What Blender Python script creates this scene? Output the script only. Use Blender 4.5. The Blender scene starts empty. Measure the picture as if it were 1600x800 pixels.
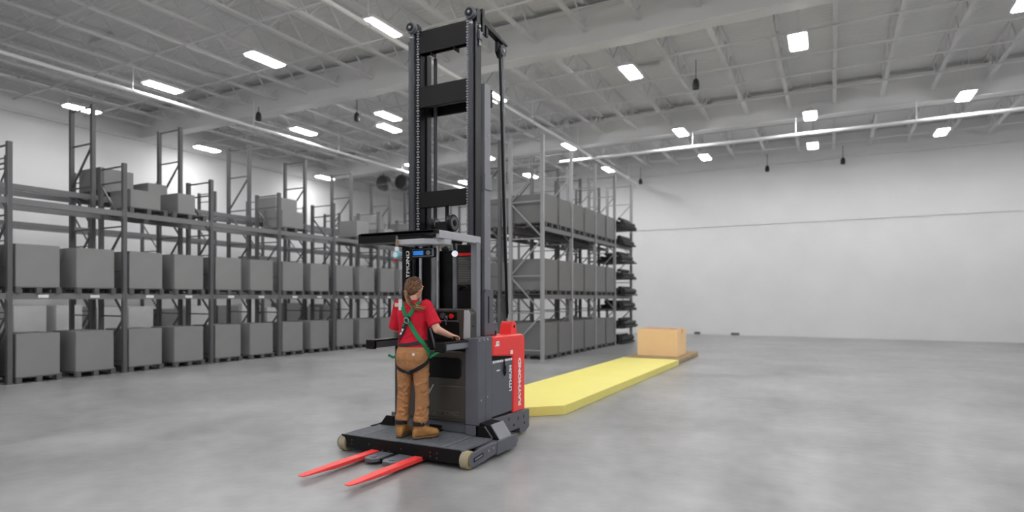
import bpy, bmesh, math, random
from mathutils import Vector, Matrix
from mathutils.bvhtree import BVHTree
random.seed(7)
R = math.radians
COL = bpy.context.scene.collection
SC = bpy.context.scene

# ------------------------------------------------------------------ camera, world, exposure
YAW = math.atan(500 / 940)
cam_d = bpy.data.cameras.new('camera')
cam_d.sensor_width = 36.0
cam_d.lens = 36.0 * 940 / 1600
cam_d.shift_y = 66 / 1600
cam_d.clip_end = 300
cam_d.dof.use_dof = True
cam_d.dof.focus_distance = 6.3
cam_d.dof.aperture_fstop = 0.8
cam = bpy.data.objects.new('camera', cam_d)
cam.location = (0, 0, 1.65)
cam.rotation_euler = (R(90), 0, YAW)
COL.objects.link(cam)
SC.camera = cam

world = bpy.data.worlds.new('overcast_daylight')
SC.world = world
world.use_nodes = True
bg = world.node_tree.nodes['Background']
bg.inputs[0].default_value = (1.0, 1.0, 1.0, 1)
bg.inputs[1].default_value = 0.48

SC.view_settings.view_transform = 'Standard'
SC.view_settings.look = 'None'
SC.view_settings.gamma = 1.0
SC.view_settings.use_curve_mapping = False
SC.view_settings.exposure = 0.24
LAMP = 70.0

# ------------------------------------------------------------------ materials
def lin(c):
    return tuple(((v / 255) / 12.92 if v / 255 <= 0.04045 else ((v / 255 + 0.055) / 1.055) ** 2.4) for v in c)

MATS = {}
def mat(name, rgb, rough=0.5, metal=0.0, spec=0.5, var=0.0, vscale=8.0, bump=0.0, bscale=60.0, emit=0.0, stretch=None, coat=0.0):
    m = bpy.data.materials.new(name)
    m.use_nodes = True
    nt = m.node_tree
    b = nt.nodes['Principled BSDF']
    c = lin(rgb)
    b.inputs['Base Color'].default_value = (*c, 1)
    b.inputs['Roughness'].default_value = rough
    b.inputs['Metallic'].default_value = metal
    b.inputs['Specular IOR Level'].default_value = spec
    if coat:
        b.inputs['Coat Weight'].default_value = coat
    tc = nt.nodes.new('ShaderNodeTexCoord')
    mp = nt.nodes.new('ShaderNodeMapping')
    nt.links.new(tc.outputs['Object'], mp.inputs['Vector'])
    if stretch:
        mp.inputs['Scale'].default_value = stretch
    if var:
        n = nt.nodes.new('ShaderNodeTexNoise')
        n.inputs['Scale'].default_value = vscale
        n.inputs['Detail'].default_value = 5
        nt.links.new(mp.outputs[0], n.inputs['Vector'])
        r = nt.nodes.new('ShaderNodeValToRGB')
        r.color_ramp.elements[0].position = 0.3
        r.color_ramp.elements[1].position = 0.7
        r.color_ramp.elements[0].color = (*[max(0, v * (1 - var)) for v in c], 1)
        r.color_ramp.elements[1].color = (*[min(1, v * (1 + var)) for v in c], 1)
        nt.links.new(n.outputs['Fac'], r.inputs['Fac'])
        nt.links.new(r.outputs['Color'], b.inputs['Base Color'])
    if bump:
        n2 = nt.nodes.new('ShaderNodeTexNoise')
        n2.inputs['Scale'].default_value = bscale
        n2.inputs['Detail'].default_value = 3
        nt.links.new(mp.outputs[0], n2.inputs['Vector'])
        bp = nt.nodes.new('ShaderNodeBump')
        bp.inputs['Strength'].default_value = bump
        bp.inputs['Distance'].default_value = 0.01
        nt.links.new(n2.outputs['Fac'], bp.inputs['Height'])
        nt.links.new(bp.outputs['Normal'], b.inputs['Normal'])
    if emit:
        b.inputs['Emission Color'].default_value = (*c, 1)
        b.inputs['Emission Strength'].default_value = emit
    MATS[name] = m
    return m

mat('wall_paint', (224, 224, 224), 0.7, var=0.03, vscale=0.7)
mat('roof_deck', (226, 226, 226), 0.75, var=0.05, vscale=0.6)
mat('roof_steel', (216, 216, 216), 0.6, var=0.04, vscale=2)
mat('girder_steel', (222, 222, 222), 0.6, var=0.03, vscale=1)
mat('pipe_white', (232, 232, 232), 0.45)
mat('rack_post', (88, 88, 90), 0.5, var=0.05, vscale=3)
mat('rack_post_light', (150, 150, 152), 0.5, var=0.05, vscale=3)
mat('rack_beam', (112, 112, 114), 0.5, var=0.05, vscale=3)
mat('carton_grey', (130, 130, 130), 0.75, var=0.04, vscale=2)
mat('carton_shaded', (112, 112, 112), 0.75, var=0.04, vscale=2)  # same grey carton, darker: shade on the right rack put into the colour
mat('carton_pale', (222, 222, 222), 0.75, var=0.06, vscale=2)
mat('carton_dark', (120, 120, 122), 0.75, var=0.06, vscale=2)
mat('tape_grey', (172, 172, 172), 0.5)
mat('pallet_grey', (88, 88, 88), 0.8, var=0.15, vscale=6)
mat('bundle_dark', (52, 52, 54), 0.7, var=0.2, vscale=6)
mat('lamp_housing', (205, 205, 205), 0.5)
mat('lamp_glow', (255, 255, 255), 0.5, emit=LAMP)
mat('ceiling_black', (30, 30, 30), 0.6)
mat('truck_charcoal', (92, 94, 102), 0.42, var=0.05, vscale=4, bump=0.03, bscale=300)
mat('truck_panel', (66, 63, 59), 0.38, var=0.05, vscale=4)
mat('truck_black', (14, 14, 15), 0.45, spec=0.22)
mat('mast_black', (20, 21, 24), 0.38, spec=0.3)
mat('mast_steel', (58, 60, 66), 0.36, spec=0.4)
mat('bright_steel', (178, 180, 188), 0.28, metal=0.85)
mat('silver_paint', (176, 177, 182), 0.4, var=0.03, vscale=3)
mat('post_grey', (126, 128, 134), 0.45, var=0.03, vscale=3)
mat('chain_steel', (150, 151, 156), 0.4, metal=0.2)
mat('tread_mat', (92, 96, 102), 0.7, var=0.2, vscale=20, bump=0.5, bscale=120)
mat('truck_red', (252, 58, 56), 0.38, coat=0.2, var=0.03, vscale=3)
mat('fork_red', (246, 70, 66), 0.45, var=0.06, vscale=9)
mat('button_red', (220, 25, 25), 0.35)
mat('decal_white', (240, 240, 240), 0.5)
mat('decal_grey', (120, 120, 122), 0.5)
mat('emboss', (84, 81, 77), 0.35)
mat('rubber_tan', (158, 146, 124), 0.6, var=0.08, vscale=12)
mat('rim_yellow', (232, 200, 40), 0.5)
mat('screen_blue', (40, 120, 205), 0.3, emit=0.5)
mat('lens_clear', (225, 230, 235), 0.15)
mat('slab_yellow', (238, 226, 126), 0.5, var=0.02, vscale=1.5)
mat('carton_orange', (255, 214, 160), 0.7, var=0.03, vscale=3)
mat('carton_tape', (196, 140, 98), 0.5)
mat('carton_slot', (60, 38, 24), 0.8)
mat('wood_pallet', (176, 154, 120), 0.8, var=0.25, vscale=5, stretch=(1, 6, 6), bump=0.2, bscale=30)
mat('skin', (222, 172, 150), 0.5, var=0.04, vscale=12)
mat('shirt_red', (204, 16, 46), 0.85, var=0.1, vscale=9, bump=0.35, bscale=28)
mat('trouser_tan', (172, 122, 80), 0.85, var=0.14, vscale=10, bump=0.8, bscale=30)
mat('boot_tan', (172, 122, 66), 0.65, var=0.2, vscale=20, bump=0.2, bscale=60)
mat('sole_tan', (120, 92, 66), 0.8)
mat('boot_black', (28, 26, 26), 0.6)
mat('hair_brown', (94, 64, 44), 0.5, var=0.35, vscale=30, bump=0.3, bscale=80)
mat('hair_light', (168, 126, 84), 0.45, var=0.2, vscale=30)
mat('strap_green', (6, 132, 82), 0.7, bump=0.15, bscale=200)
mat('strap_black', (26, 28, 34), 0.7, bump=0.15, bscale=200)
mat('strap_navy', (40, 52, 72), 0.7)
mat('tag_white', (225, 228, 235), 0.6)
mat('tag_cream', (214, 206, 172), 0.6)
mat('reel_teal', (120, 180, 190), 0.35)
mat('brass', (190, 150, 90), 0.3, metal=0.8)
mat('eye_white', (235, 235, 232), 0.3)
mat('eye_dark', (50, 36, 28), 0.3)
mat('lip', (182, 108, 100), 0.5)
mat('lamp_bulb', (240, 245, 255), 0.3, emit=0.3)

# concrete: mottled grey, semi-polished
m = bpy.data.materials.new('polished_concrete')
m.use_nodes = True
nt = m.node_tree
b = nt.nodes['Principled BSDF']
tc = nt.nodes.new('ShaderNodeTexCoord')
n1 = nt.nodes.new('ShaderNodeTexNoise'); n1.inputs['Scale'].default_value = 0.55; n1.inputs['Detail'].default_value = 7; n1.inputs['Roughness'].default_value = 0.6
n2 = nt.nodes.new('ShaderNodeTexNoise'); n2.inputs['Scale'].default_value = 4.5; n2.inputs['Detail'].default_value = 5
mx = nt.nodes.new('ShaderNodeMath'); mx.operation = 'MULTIPLY_ADD'; mx.inputs[1].default_value = 0.35
nt.links.new(tc.outputs['Object'], n1.inputs['Vector']); nt.links.new(tc.outputs['Object'], n2.inputs['Vector'])
nt.links.new(n2.outputs['Fac'], mx.inputs[0]); nt.links.new(n1.outputs['Fac'], mx.inputs[2])
cr = nt.nodes.new('ShaderNodeValToRGB')
cr.color_ramp.elements[0].position = 0.45; cr.color_ramp.elements[0].color = (*lin((120, 120, 120)), 1)
cr.color_ramp.elements[1].position = 0.9; cr.color_ramp.elements[1].color = (*lin((166, 166, 166)), 1)
nt.links.new(mx.outputs[0], cr.inputs['Fac']); nt.links.new(cr.outputs['Color'], b.inputs['Base Color'])
rr = nt.nodes.new('ShaderNodeMapRange'); rr.inputs['To Min'].default_value = 0.29; rr.inputs['To Max'].default_value = 0.38
nt.links.new(n1.outputs['Fac'], rr.inputs['Value']); nt.links.new(rr.outputs[0], b.inputs['Roughness'])
bp = nt.nodes.new('ShaderNodeBump'); bp.inputs['Strength'].default_value = 0.06; bp.inputs['Distance'].default_value = 0.02
nt.links.new(n2.outputs['Fac'], bp.inputs['Height']); nt.links.new(bp.outputs['Normal'], b.inputs['Normal'])
b.inputs['Specular IOR Level'].default_value = 0.6
MATS['concrete'] = m

# corrugated roof deck relief
nt = MATS['roof_deck'].node_tree
b = nt.nodes['Principled BSDF']
tc = nt.nodes.new('ShaderNodeTexCoord')
wv = nt.nodes.new('ShaderNodeTexWave'); wv.bands_direction = 'Y'; wv.inputs['Scale'].default_value = 2.0
nt.links.new(tc.outputs['Object'], wv.inputs['Vector'])
bp = nt.nodes.new('ShaderNodeBump'); bp.inputs['Strength'].default_value = 0.5; bp.inputs['Distance'].default_value = 0.03
nt.links.new(wv.outputs['Fac'], bp.inputs['Height']); nt.links.new(bp.outputs['Normal'], b.inputs['Normal'])

# ------------------------------------------------------------------ geometry helpers
class MB:
    def __init__(s):
        s.v = []; s.f = []
    def add(s, vs, fs):
        o = len(s.v); s.v += [tuple(p) for p in vs]; s.f += [tuple(i + o for i in f) for f in fs]
        return s
    def box(s, x0, x1, y0, y1, z0, z1):
        if x0 > x1: x0, x1 = x1, x0
        if y0 > y1: y0, y1 = y1, y0
        if z0 > z1: z0, z1 = z1, z0
        return s.add([(x0,y0,z0),(x1,y0,z0),(x1,y1,z0),(x0,y1,z0),(x0,y0,z1),(x1,y0,z1),(x1,y1,z1),(x0,y1,z1)],
                     [(0,3,2,1),(4,5,6,7),(0,1,5,4),(1,2,6,5),(2,3,7,6),(3,0,4,7)])
    def prism(s, poly, axis, a, b):
        # poly: 2D points; axis x -> (y,z), y -> (x,z), z -> (x,y)
        def P(p, t):
            return {'x': (t, p[0], p[1]), 'y': (p[0], t, p[1]), 'z': (p[0], p[1], t)}[axis]
        n = len(poly)
        return s.add([P(p, a) for p in poly] + [P(p, b) for p in poly],
                     [tuple(range(n)), tuple(range(2*n-1, n-1, -1))] + [(i, i+n, (i+1) % n + n, (i+1) % n) for i in range(n)])
    def bar(s, p, q, w, h=None):
        # rectangular bar between two points
        h = h or w
        p = Vector(p); q = Vector(q); d = (q - p).normalized()
        up = Vector((0, 0, 1)) if abs(d.z) < 0.95 else Vector((0, 1, 0))
        a = d.cross(up).normalized() * (w / 2); c = a.cross(d).normalized() * (h / 2)
        return s.add([p-a-c, p+a-c, p+a+c, p-a+c, q-a-c, q+a-c, q+a+c, q-a+c],
                     [(0,1,2,3),(7,6,5,4),(0,4,5,1),(1,5,6,2),(2,6,7,3),(3,7,4,0)])
    def tube(s, pts, rad, n=10, cap=True):
        pts = [Vector(p) for p in pts]
        if not isinstance(rad, (list, tuple)): rad = [rad] * len(pts)
        rings = []; prev = None
        for i, p in enumerate(pts):
            t = (pts[min(i+1, len(pts)-1)] - pts[max(i-1, 0)]).normalized()
            if prev is None:
                u = t.orthogonal().normalized()
            else:
                u = (prev - t * prev.dot(t))
                u = u.normalized() if u.length > 1e-6 else t.orthogonal().normalized()
            prev = u; w = t.cross(u)
            r = rad[i]; ra, rb = r if isinstance(r, tuple) else (r, r)
            rings.append([p + u * ra * math.cos(2*math.pi*k/n) + w * rb * math.sin(2*math.pi*k/n) for k in range(n)])
        return s.rings(rings, cap)
    def rings(s, rings, cap=True):
        n = len(rings[0]); vs = [p for r in rings for p in r]; fs = []
        for i in range(len(rings) - 1):
            for k in range(n):
                fs.append((i*n+k, i*n+(k+1) % n, (i+1)*n+(k+1) % n, (i+1)*n+k))
        if cap:
            fs.append(tuple(range(n-1, -1, -1))); fs.append(tuple((len(rings)-1)*n + k for k in range(n)))
        return s.add(vs, fs)
    def cyl(s, p, q, r, n=20):
        return s.tube([p, q], r, n)
    def ell(s, c, r, rot=None, nu=20, nv=12):
        c = Vector(c); rs = []
        for i in range(1, nv):
            a = math.pi * i / nv
            ring = []
            for k in range(nu):
                p = Vector((r[0]*math.sin(a)*math.cos(2*math.pi*k/nu), r[1]*math.sin(a)*math.sin(2*math.pi*k/nu), -r[2]*math.cos(a)))
                if rot: p = rot @ p
                ring.append(c + p)
            rs.append(ring)
        o = len(s.v); s.rings(rs, False)
        b0 = Vector((0, 0, -r[2])); t0 = Vector((0, 0, r[2]))
        if rot: b0 = rot @ b0; t0 = rot @ t0
        s.v += [tuple(c + b0), tuple(c + t0)]
        ib = len(s.v) - 2; it = ib + 1; last = o + (nv - 2) * nu
        for k in range(nu):
            s.f.append((o + (k+1) % nu, o + k, ib)); s.f.append((last + k, last + (k+1) % nu, it))
        return s
    def mesh(s, name, origin=(0, 0, 0), smooth=True):
        me = bpy.data.meshes.new(name)
        o = Vector(origin)
        me.from_pydata([tuple(Vector(p) - o) for p in s.v], [], s.f)
        bm = bmesh.new(); bm.from_mesh(me); bmesh.ops.recalc_face_normals(bm, faces=bm.faces); bm.to_mesh(me); bm.free()
        if smooth:
            me.shade_smooth(); me.set_sharp_from_angle(angle=R(34))
        return me
    def build(s, name, material, parent=None, origin=(0, 0, 0), bevel=0.0, seg=2, smooth=True):
        return obj(name, s.mesh(name, origin, smooth), material, parent, bevel, seg)

def obj(name, me, material, parent=None, bevel=0.0, seg=2):
    o = bpy.data.objects.new(name, me)
    if material and not me.materials: me.materials.append(MATS[material])
    COL.objects.link(o)
    if parent: o.parent = parent
    if bevel:
        md = o.modifiers.new('bevel', 'BEVEL'); md.width = bevel; md.segments = seg; md.limit_method = 'ANGLE'; md.angle_limit = R(40)
    return o
def tag(o, label=None, cat=None, group=None, kind=None):
    if label: o['label'] = label
    if cat: o['category'] = cat
    if group: o['group'] = group
    if kind: o['kind'] = kind
    return o
def empty(name, loc, label, cat, group=None, rz=0.0):
    o = bpy.data.objects.new(name, None); COL.objects.link(o)
    o.empty_display_size = 0.1
    o.location = loc; o.rotation_euler = (0, 0, rz)
    return tag(o, label, cat, group)
def Box(*a): return MB().box(*a)
ORD = ['zeroth','first','second','third','fourth','fifth','sixth','seventh','eighth','ninth','tenth','eleventh','twelfth','thirteenth','fourteenth','fifteenth','sixteenth','seventeenth','eighteenth','nineteenth','twentieth','twenty-first','twenty-second','twenty-third','twenty-fourth']

# ------------------------------------------------------------------ the hall
YB, XL = 28.5, -22.4
tag(Box(-24, 24, -14, YB + .4, -0.25, 0).build('floor', 'concrete'), kind='structure')
wl = tag(Box(XL - .3, XL, -14, YB + .3, 0, 8.5).build('wall_left', 'wall_paint'), kind='structure')
wb = tag(Box(XL, 24, YB + .04, YB + .34, 0, 8.5).build('wall_back', 'wall_paint'), kind='structure')
# tilt-up panels of the back wall, a recessed horizontal seam between lower and upper course
xs = [XL, -12.5, 9.0, 24]
for i in range(3):
    Box(xs[i] + .01, xs[i+1] - .01, YB, YB + .04, 0.0, 4.86).build('panel', 'wall_paint', wb)
    Box(xs[i] + .01, xs[i+1] - .01, YB - .012, YB + .04, 4.90, 8.5).build('panel', 'wall_paint', wb)
for (x, w) in ((-5.6, .25), (-4.0, .35)):
    Box(x, x + w, YB - .06, YB, 0.0, .1).build('base_block', 'rack_post', wb)

ce = tag(Box(XL, 24, -14, YB + .3, 8.52, 8.7).build('ceiling', 'roof_deck'), kind='structure')
def joist_mesh():
    g = MB(); y0, y1 = -13.5, YB - .05
    g.box(-.055, .055, y0, y1, 8.44, 8.52)
    g.box(-.05, .05, y0, y1, 7.84, 7.90)
    n = int((y1 - y0) / .55)
    for i in range(n):
        a = y0 + i * .55; up = i % 2 == 0
        g.bar((0, a, 7.87 if up else 8.48), (0, a + .55, 8.48 if up else 7.87), .028)
    return g.mesh('joist', smooth=False)
JM = joist_mesh()
for k in range(-15, 15):
    o = obj('joist', JM, 'roof_steel', ce); o.location = (-2.5 + 1.283 * k, 0, 0)
for y in (4.7, 13.2, 21.7):
    g = MB()
    g.box(XL, 24, y - .03, y + .03, 7.5, 8.37)
    g.box(XL, 24, y - .2, y + .2, 7.46, 7.5); g.box(XL, 24, y - .2, y + .2, 8.34, 8.37)
    g.build('girder', 'girder_steel', ce, smooth=False)
for y in (7.0, 9.2, 11.2, 15.4, 16.95, 18.4, 20.0, 23.4, 25.2, 27.0):
    MB().bar((XL, y, 7.82), (24, y, 7.82), .035).build('bridging', 'roof_steel', ce, smooth=False)
for x in (-16.9, -4.9, 7.1):
    for y in (8.9, 17.4, 24.6):
        Box(x - .5, x + .5, y - .08, y + .08, 8.40, 8.46).build('deck_angle', 'roof_steel', ce)
g = MB().box(XL, XL + .12, -14, YB, 7.4, 7.52); g.build('trim_1', 'roof_steel'); tag(bpy.data.objects['trim_1'], kind='structure')
g = MB().box(XL, 24, YB - .16, YB - .02, 7.46, 7.56); g.build('trim_2', 'roof_steel'); tag(bpy.data.objects['trim_2'], kind='structure')

# pipes under the roof
def pipe(name, p, q, r, label, cat, drops, top=7.86):
    e = empty(name, p, label, cat)
    o = Vector(p)
    MB().tube([p, q], r, 12).build('pipe', 'pipe_white', e, o)
    for t in drops:
        c = Vector(p).lerp(Vector(q), t)
        MB().cyl((c.x, c.y, c.z + r * .5), (c.x, c.y, top), .012, 6).build('hanger_rod', 'roof_steel', e, o)
        MB().cyl(c - (Vector(q) - o).normalized() * .02, c + (Vector(q) - o).normalized() * .02, r + .012, 12).build('clamp', 'roof_steel', e, o)
    return e
pipe('sprinkler_pipe', (-9.2, 21.2, 6.86), (20, 21.2, 6.86), .055, 'white horizontal pipe running across in front of the back wall', 'pipe', [.06, .17, .28, .39, .5], 7.46)
pipe('sprinkler_pipe', (-8.05, 3, 7.02), (-8.05, 27.5, 7.02), .05, 'white pipe running away overhead just behind the tall mast', 'pipe', [.1, .25, .4, .55, .7, .85, .95])
pipe('sprinkler_pipe', (-15.95, 3, 7.0), (-15.95, 27.5, 7.0), .05, 'white pipe running away overhead above the left rack', 'pipe', [.1, .25, .4, .55, .7, .85, .95])

# high-bay lights
def light_fixture():
    e = empty('high_bay_light', (0, 0, 0), 'x', 'ceiling light', 'lit ceiling lights')
    g = MB(); g.box(-.2, .2, -.5, .5, .03, .09); g.box(-.1, .1, -.45, .45, .09, .15)
    g.build('housing', 'lamp_housing', e, bevel=.01)
    Box(-.155, .155, -.43, .43, .0, .03).build('diffuser', 'lamp_glow', e)
    for y in (-.4, .4):
        MB().cyl((0, y, .15), (0, y, 1.24), .006, 6).build('hanger_wire', 'roof_steel', e)
    return e
def copy_tree(o, parent=None):
    c = o.copy(); COL.objects.link(c); c.parent = parent
    for ch in list(o.children): copy_tree(ch, c)
    return c
rows = [('added rear', -5.5, [-12.0, -8.4, -4.5, -.62, 3.3, 7.2]), ('added overhead', -.5, [-12.0, -8.4, -4.5, -.62, 3.3, 7.2]),  # both rows added out of view to brighten truck front and foreground
        ('front', 4.6, [-12.0, -8.4, -4.5, -.62, 3.3, 7.2]),
        ('second', 9.85, [-19.8, -15.83, -11.87, -8.35, -4.5, -.62, 3.3, 7.2]),
        ('third', 14.7, [-20.9, -15.82, -12.17, -8.4, -4.45, -.66, 3.3, 7.2]),
        ('fourth', 20.8, [-21.0, -15.8, -12.25, -8.6, -4.55, -.6, 3.3, 7.2]),
        ('back', 24.95, [-15.8, -12.3, -8.65, -4.5, -.63, 3.3, 7.2])]
proto = light_fixture(); first = True
for rn, y, xx in rows:
    for i, x in enumerate(xx):
        o = proto if first else copy_tree(proto); first = False
        o.location = (x, y + (.35 if rn == 'back' and i == 2 else 0), 7.28)
        o['label'] = 'lit rectangular ceiling light, %s from the left in the %s row under the roof' % (ORD[i+1], rn)
o = copy_tree(proto); o.location = (-13.0, 15.75, 7.28); o['label'] = 'lit ceiling light hung close beside another just left of the mast'

# small black speakers hung from the steel
def speaker(loc, label, top):
    e = empty('ceiling_speaker', loc, label, 'speaker', 'black ceiling speakers')
    g = MB(); g.tube([(0, 0, .14), (0, 0, .1), (0, 0, -.02), (0, 0, -.12)], [.04, .07, .09, .08], 16)
    g.build('horn', 'ceiling_black', e)
    MB().cyl((0, 0, .13), (0, 0, top - loc[2]), .012, 6).build('stem', 'ceiling_black', e)
for loc, l, top in [((-15.48, 12.6, 7.2), 'small black speaker under the roof above the left rack', 7.5),
                    ((-12.86, 14.05, 7.2), 'small black speaker under the roof just left of the mast top', 7.84),
                    ((-3.12, 16.03, 7.2), 'small black speaker hanging in the middle of the roof, right of the mast', 7.84),
                    ((-2.45, 27.9, 7.2), 'middle one of three black speakers along the top of the back wall', 7.84),
                    ((.39, 27.9, 7.22), 'rightmost of three black speakers along the top of the back wall', 7.84),
                    ((-7.97, 27.9, 7.15), 'leftmost of three black speakers along the top of the back wall', 7.84)]:
    speaker(loc, l, top)
def fan(loc, label):
    e = empty('wall_fan', loc, label, 'fan', 'round fans near the far left corner')
    MB().tube([(0, -.14, 0), (0, .14, 0)], .36, 24).build('drum', 'rack_post', e)
    MB().tube([(0, -.16, 0), (0, -.141, 0)], .31, 24).build('grille', 'ceiling_black', e)
    MB().cyl((0, 0, .33), (0, 0, 7.84 - loc[2]), .02, 8).build('bracket', 'rack_post', e)
fan((-18.75, 22.3, 7.1), 'left of two round dark fans under the roof beside the mast')
fan((-17.85, 22.6, 7.1), 'right of two round dark fans under the roof beside the mast')

# ------------------------------------------------------------------ racks
def rack(label, xf, xb, ys, ztop, levels, pm, bm_, tags=False):
    """xf front face X (aisle side), xb rear X, ys frame positions, levels = beam heights (top of beam)"""
    e = empty('pallet_rack', ((xf + xb) / 2, ys[0], 0), label, 'rack', 'pallet racks')
    o = Vector((e.location))
    sg = 1 if xf > xb else -1
    hw = .045
    def post_mesh():
        g = MB()
        # open C section with a footplate
        g.box(-hw, hw, -.04, -.032, 0, ztop); g.box(-hw, hw, .032, .04, 0, ztop); g.box(hw - .008, hw, -.032, .032, 0, ztop)
        g.box(-hw, -hw + .008, -.032, -.018, 0, ztop); g.box(-hw, -hw + .008, .018, .032, 0, ztop)
        g.box(-.07, .07, -.07, .07, 0, .012)
        return g.mesh('upright', smooth=False)
    pmsh = post_mesh()
    w_ = abs(xf - xb) / 2 - .03
    hb = MB().bar((-w_, 0, 0), (w_, 0, 0), .03).mesh('brace', smooth=False)
    db = MB().bar((-w_, 0, 0), (w_, 0, 1.0), .035).mesh('brace', smooth=False)
    de = MB().bar((w_, 0, 0), (-w_, 0, 1.0), .035).mesh('brace', smooth=False)
    bl = []; z = .25; up = True
    while z + 1.0 < ztop:
        bl += [(hb, z), (db if up else de, z)]; z += 1.0; up = not up
    bl += [(hb, z), (hb, ztop - .06)] if ztop - z > .3 else [(hb, z)]
    bay = ys[1] - ys[0]
    g = MB(); g.box(-.025, .025, -bay/2 + .04, bay/2 - .04, -.12, 0); g.box(-.045, .0, -bay/2 + .04, bay/2 - .04, -.12, -.04)
    for s_ in (-1, 1): g.box(-.03, .05, s_*(bay/2 - .04) - .005, s_*(bay/2 - .04) + .005, -.16, .04)
    beam_m = g.mesh('beam', smooth=False)
    tag_m = MB().box(.025, .028, -.09, .09, -.09, -.03).mesh('shelf_tag', smooth=False)
    for y in ys:
        for x in (xf - sg * hw, xb + sg * hw):
            p = obj('upright', pmsh, pm, e); p.location = (x - o.x, y - o.y, 0)
        for bme, bz in bl:
            p = obj('brace', bme, pm, e); p.location = (0, y - o.y, bz)
    for i in range(len(ys) - 1):
        for z in levels:
            for x, f in ((xf - sg * .05, sg), (xb + sg * .05, -sg)):
                p = obj('beam', beam_m, bm_, e); p.location = (x - o.x, (ys[i] + ys[i+1]) / 2 - o.y, z)
                if f < 0: p.rotation_euler = (0, 0, math.pi)
                elif tags and z == levels[0]:
                    for ty in (-.5, .45):
                        t_ = obj('shelf_tag', tag_m, 'pipe_white', p); t_.location = (0, ty, 0)
    return e

# shared carton + pallet meshes
CM = {}
def carton(w, d, h, x, y, z, m_, label, group, name='carton', seam='x'):
    k = (w, d, h, seam)
    if k not in CM:
        g = MB(); c = .012
        P = [(-w/2 + c, -d/2), (w/2 - c, -d/2), (w/2, -d/2 + c), (w/2, d/2 - c), (w/2 - c, d/2), (-w/2 + c, d/2), (-w/2, d/2 - c), (-w/2, -d/2 + c)]
        g.prism(P, 'z', 0, h - .012)
        # top flaps with a centre gap
        if seam == 'x':
            g.box(-w/2 + .004, w/2 - .004, -d/2 + .004, -.004, h - .012, h); g.box(-w/2 + .004, w/2 - .004, .004, d/2 - .004, h - .012, h)
        else:
            g.box(-w/2 + .004, -.004, -d/2 + .004, d/2 - .004, h - .012, h); g.box(.004, w/2 - .004, -d/2 + .004, d/2 - .004, h - .012, h)
        t = MB()
        if seam == 'x': t.box(-w/2 + .004, w/2 - .004, -.03, .03, h, h + .002)
        else: t.box(-.03, .03, -d/2 + .004, d/2 - .004, h, h + .002)
        CM[k] = (g.mesh('carton', smooth=False), t.mesh('tape', smooth=False))
    me, tm = CM[k]
    o = bpy.data.objects.new(name, me); COL.objects.link(o)
    if not me.materials: me.materials.append(None)
    o.material_slots[0].link = 'OBJECT'; o.material_slots[0].material = MATS[m_]
    o.location = (x, y, z); tag(o, label, 'box', group)
    t = obj('tape', tm, 'tape_grey', o)
    return o
PM = {}
def pallet(w, d, x, y, z, label, group):
    k = (w, d)
    if k not in PM:
        g = MB()
        for i in range(6):
            a = -w/2 + i * (w - .1) / 5; g.box(a, a + .1, -d/2, d/2, .105, .125)
        for i in range(3):
            a = -d/2 + i * (d - .09) / 2; g.box(-w/2, w/2, a, a + .09, .09, .105)
            for j in range(3):
                b_ = -w/2 + j * (w - .1) / 2; g.box(b_, b_ + .1, a, a + .09, .018, .09)
            g.box(-w/2, w/2, a, a + .09, 0, .018)
        PM[k] = g.mesh('pallet', smooth=False)
    o = obj('shipping_pallet', PM[k], 'pallet_grey'); o.location = (x, y, z)
    return tag(o, label, 'pallet', group)

BAY = 2.12
YL = [9.88 + BAY * k for k in range(-3, 9)]          # left racks: frames
B1 = 1.75; B2 = 3.58
rack('dark grey pallet rack along the left side, full of grey cartons, facing the aisle', -13.85, -14.85, YL, 4.65, [B1, B2], 'rack_post', 'rack_beam', True)
rack('taller open pallet rack standing right behind the left carton rack', -15.1, -16.1, YL, 6.15, [1.95, 4.05], 'rack_post', 'rack_beam')
YW = [6.0 + BAY * k for k in range(0, 11)]
rack('far pallet rack along the left white wall', -20.1, -21.1, YW, 5.6, [1.9, 3.8], 'rack_post', 'rack_beam')

n = {0: 0, 1: 0}
for k in range(len(YL) - 1):
    for j in (0, 1):
        yc = YL[k] + .465 + j * 1.05
        if k >= 8 and j == 1 and k > 9: continue
        for lv, z in ((0, 0.0), (1, B1)):
            n[lv] += 1
            dy = random.uniform(-.006, .02)
            ln = 'floor row' if lv == 0 else 'shelf row'
            pallet(1.02, .77, -14.33, yc + dy, z, 'dark pallet, %s from the left in the %s of the left rack' % (ORD[n[lv]], ln), 'pallets in the left rack')
            carton(.94, .75, .83, -14.33, yc + dy, z + .125, 'carton_grey', '%s grey carton from the left in the %s of the left rack' % (ORD[n[lv]], ln), 'grey cartons in the left rack', seam='x')
# upper shelf of the left rack: scattered loads
for i, (y, w, h, x) in enumerate([(8.3, .7, .42, -14.4), (9.3, .45, .5, -14.4), (12.6, .8, .5, -14.4), (15.6, .6, .55, -14.4), (16.85, .5, .4, -14.3)]):
    pallet(.98, .86, -14.35, y, B2, 'dark pallet on the top shelf of the left rack, %s from the left' % ORD[i+1], 'pallets on the top shelf of the left rack')
    carton(.8, w, h, x, y, B2 + .125, 'carton_grey', 'small carton on the top shelf of the left rack, %s from the left' % ORD[i+1], 'cartons on the top shelf of the left rack')
for i, (y, w, h) in enumerate([(8.3, .8, .55), (9.3, .5, .38), (13.4, .85, .62), (17.7, .8, .6), (19.9, .8, .5)]):
    pallet(.98, .9, -15.6, y, 4.05, 'dark pallet high up in the tall rack behind, %s from the left' % ORD[i+1], 'high pallets in the rack behind')
    carton(.86, w, h, -15.6, y, 4.175, 'carton_grey', 'carton high up in the tall rack behind, %s from the left' % ORD[i+1], 'high cartons in the rack behind')
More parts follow.
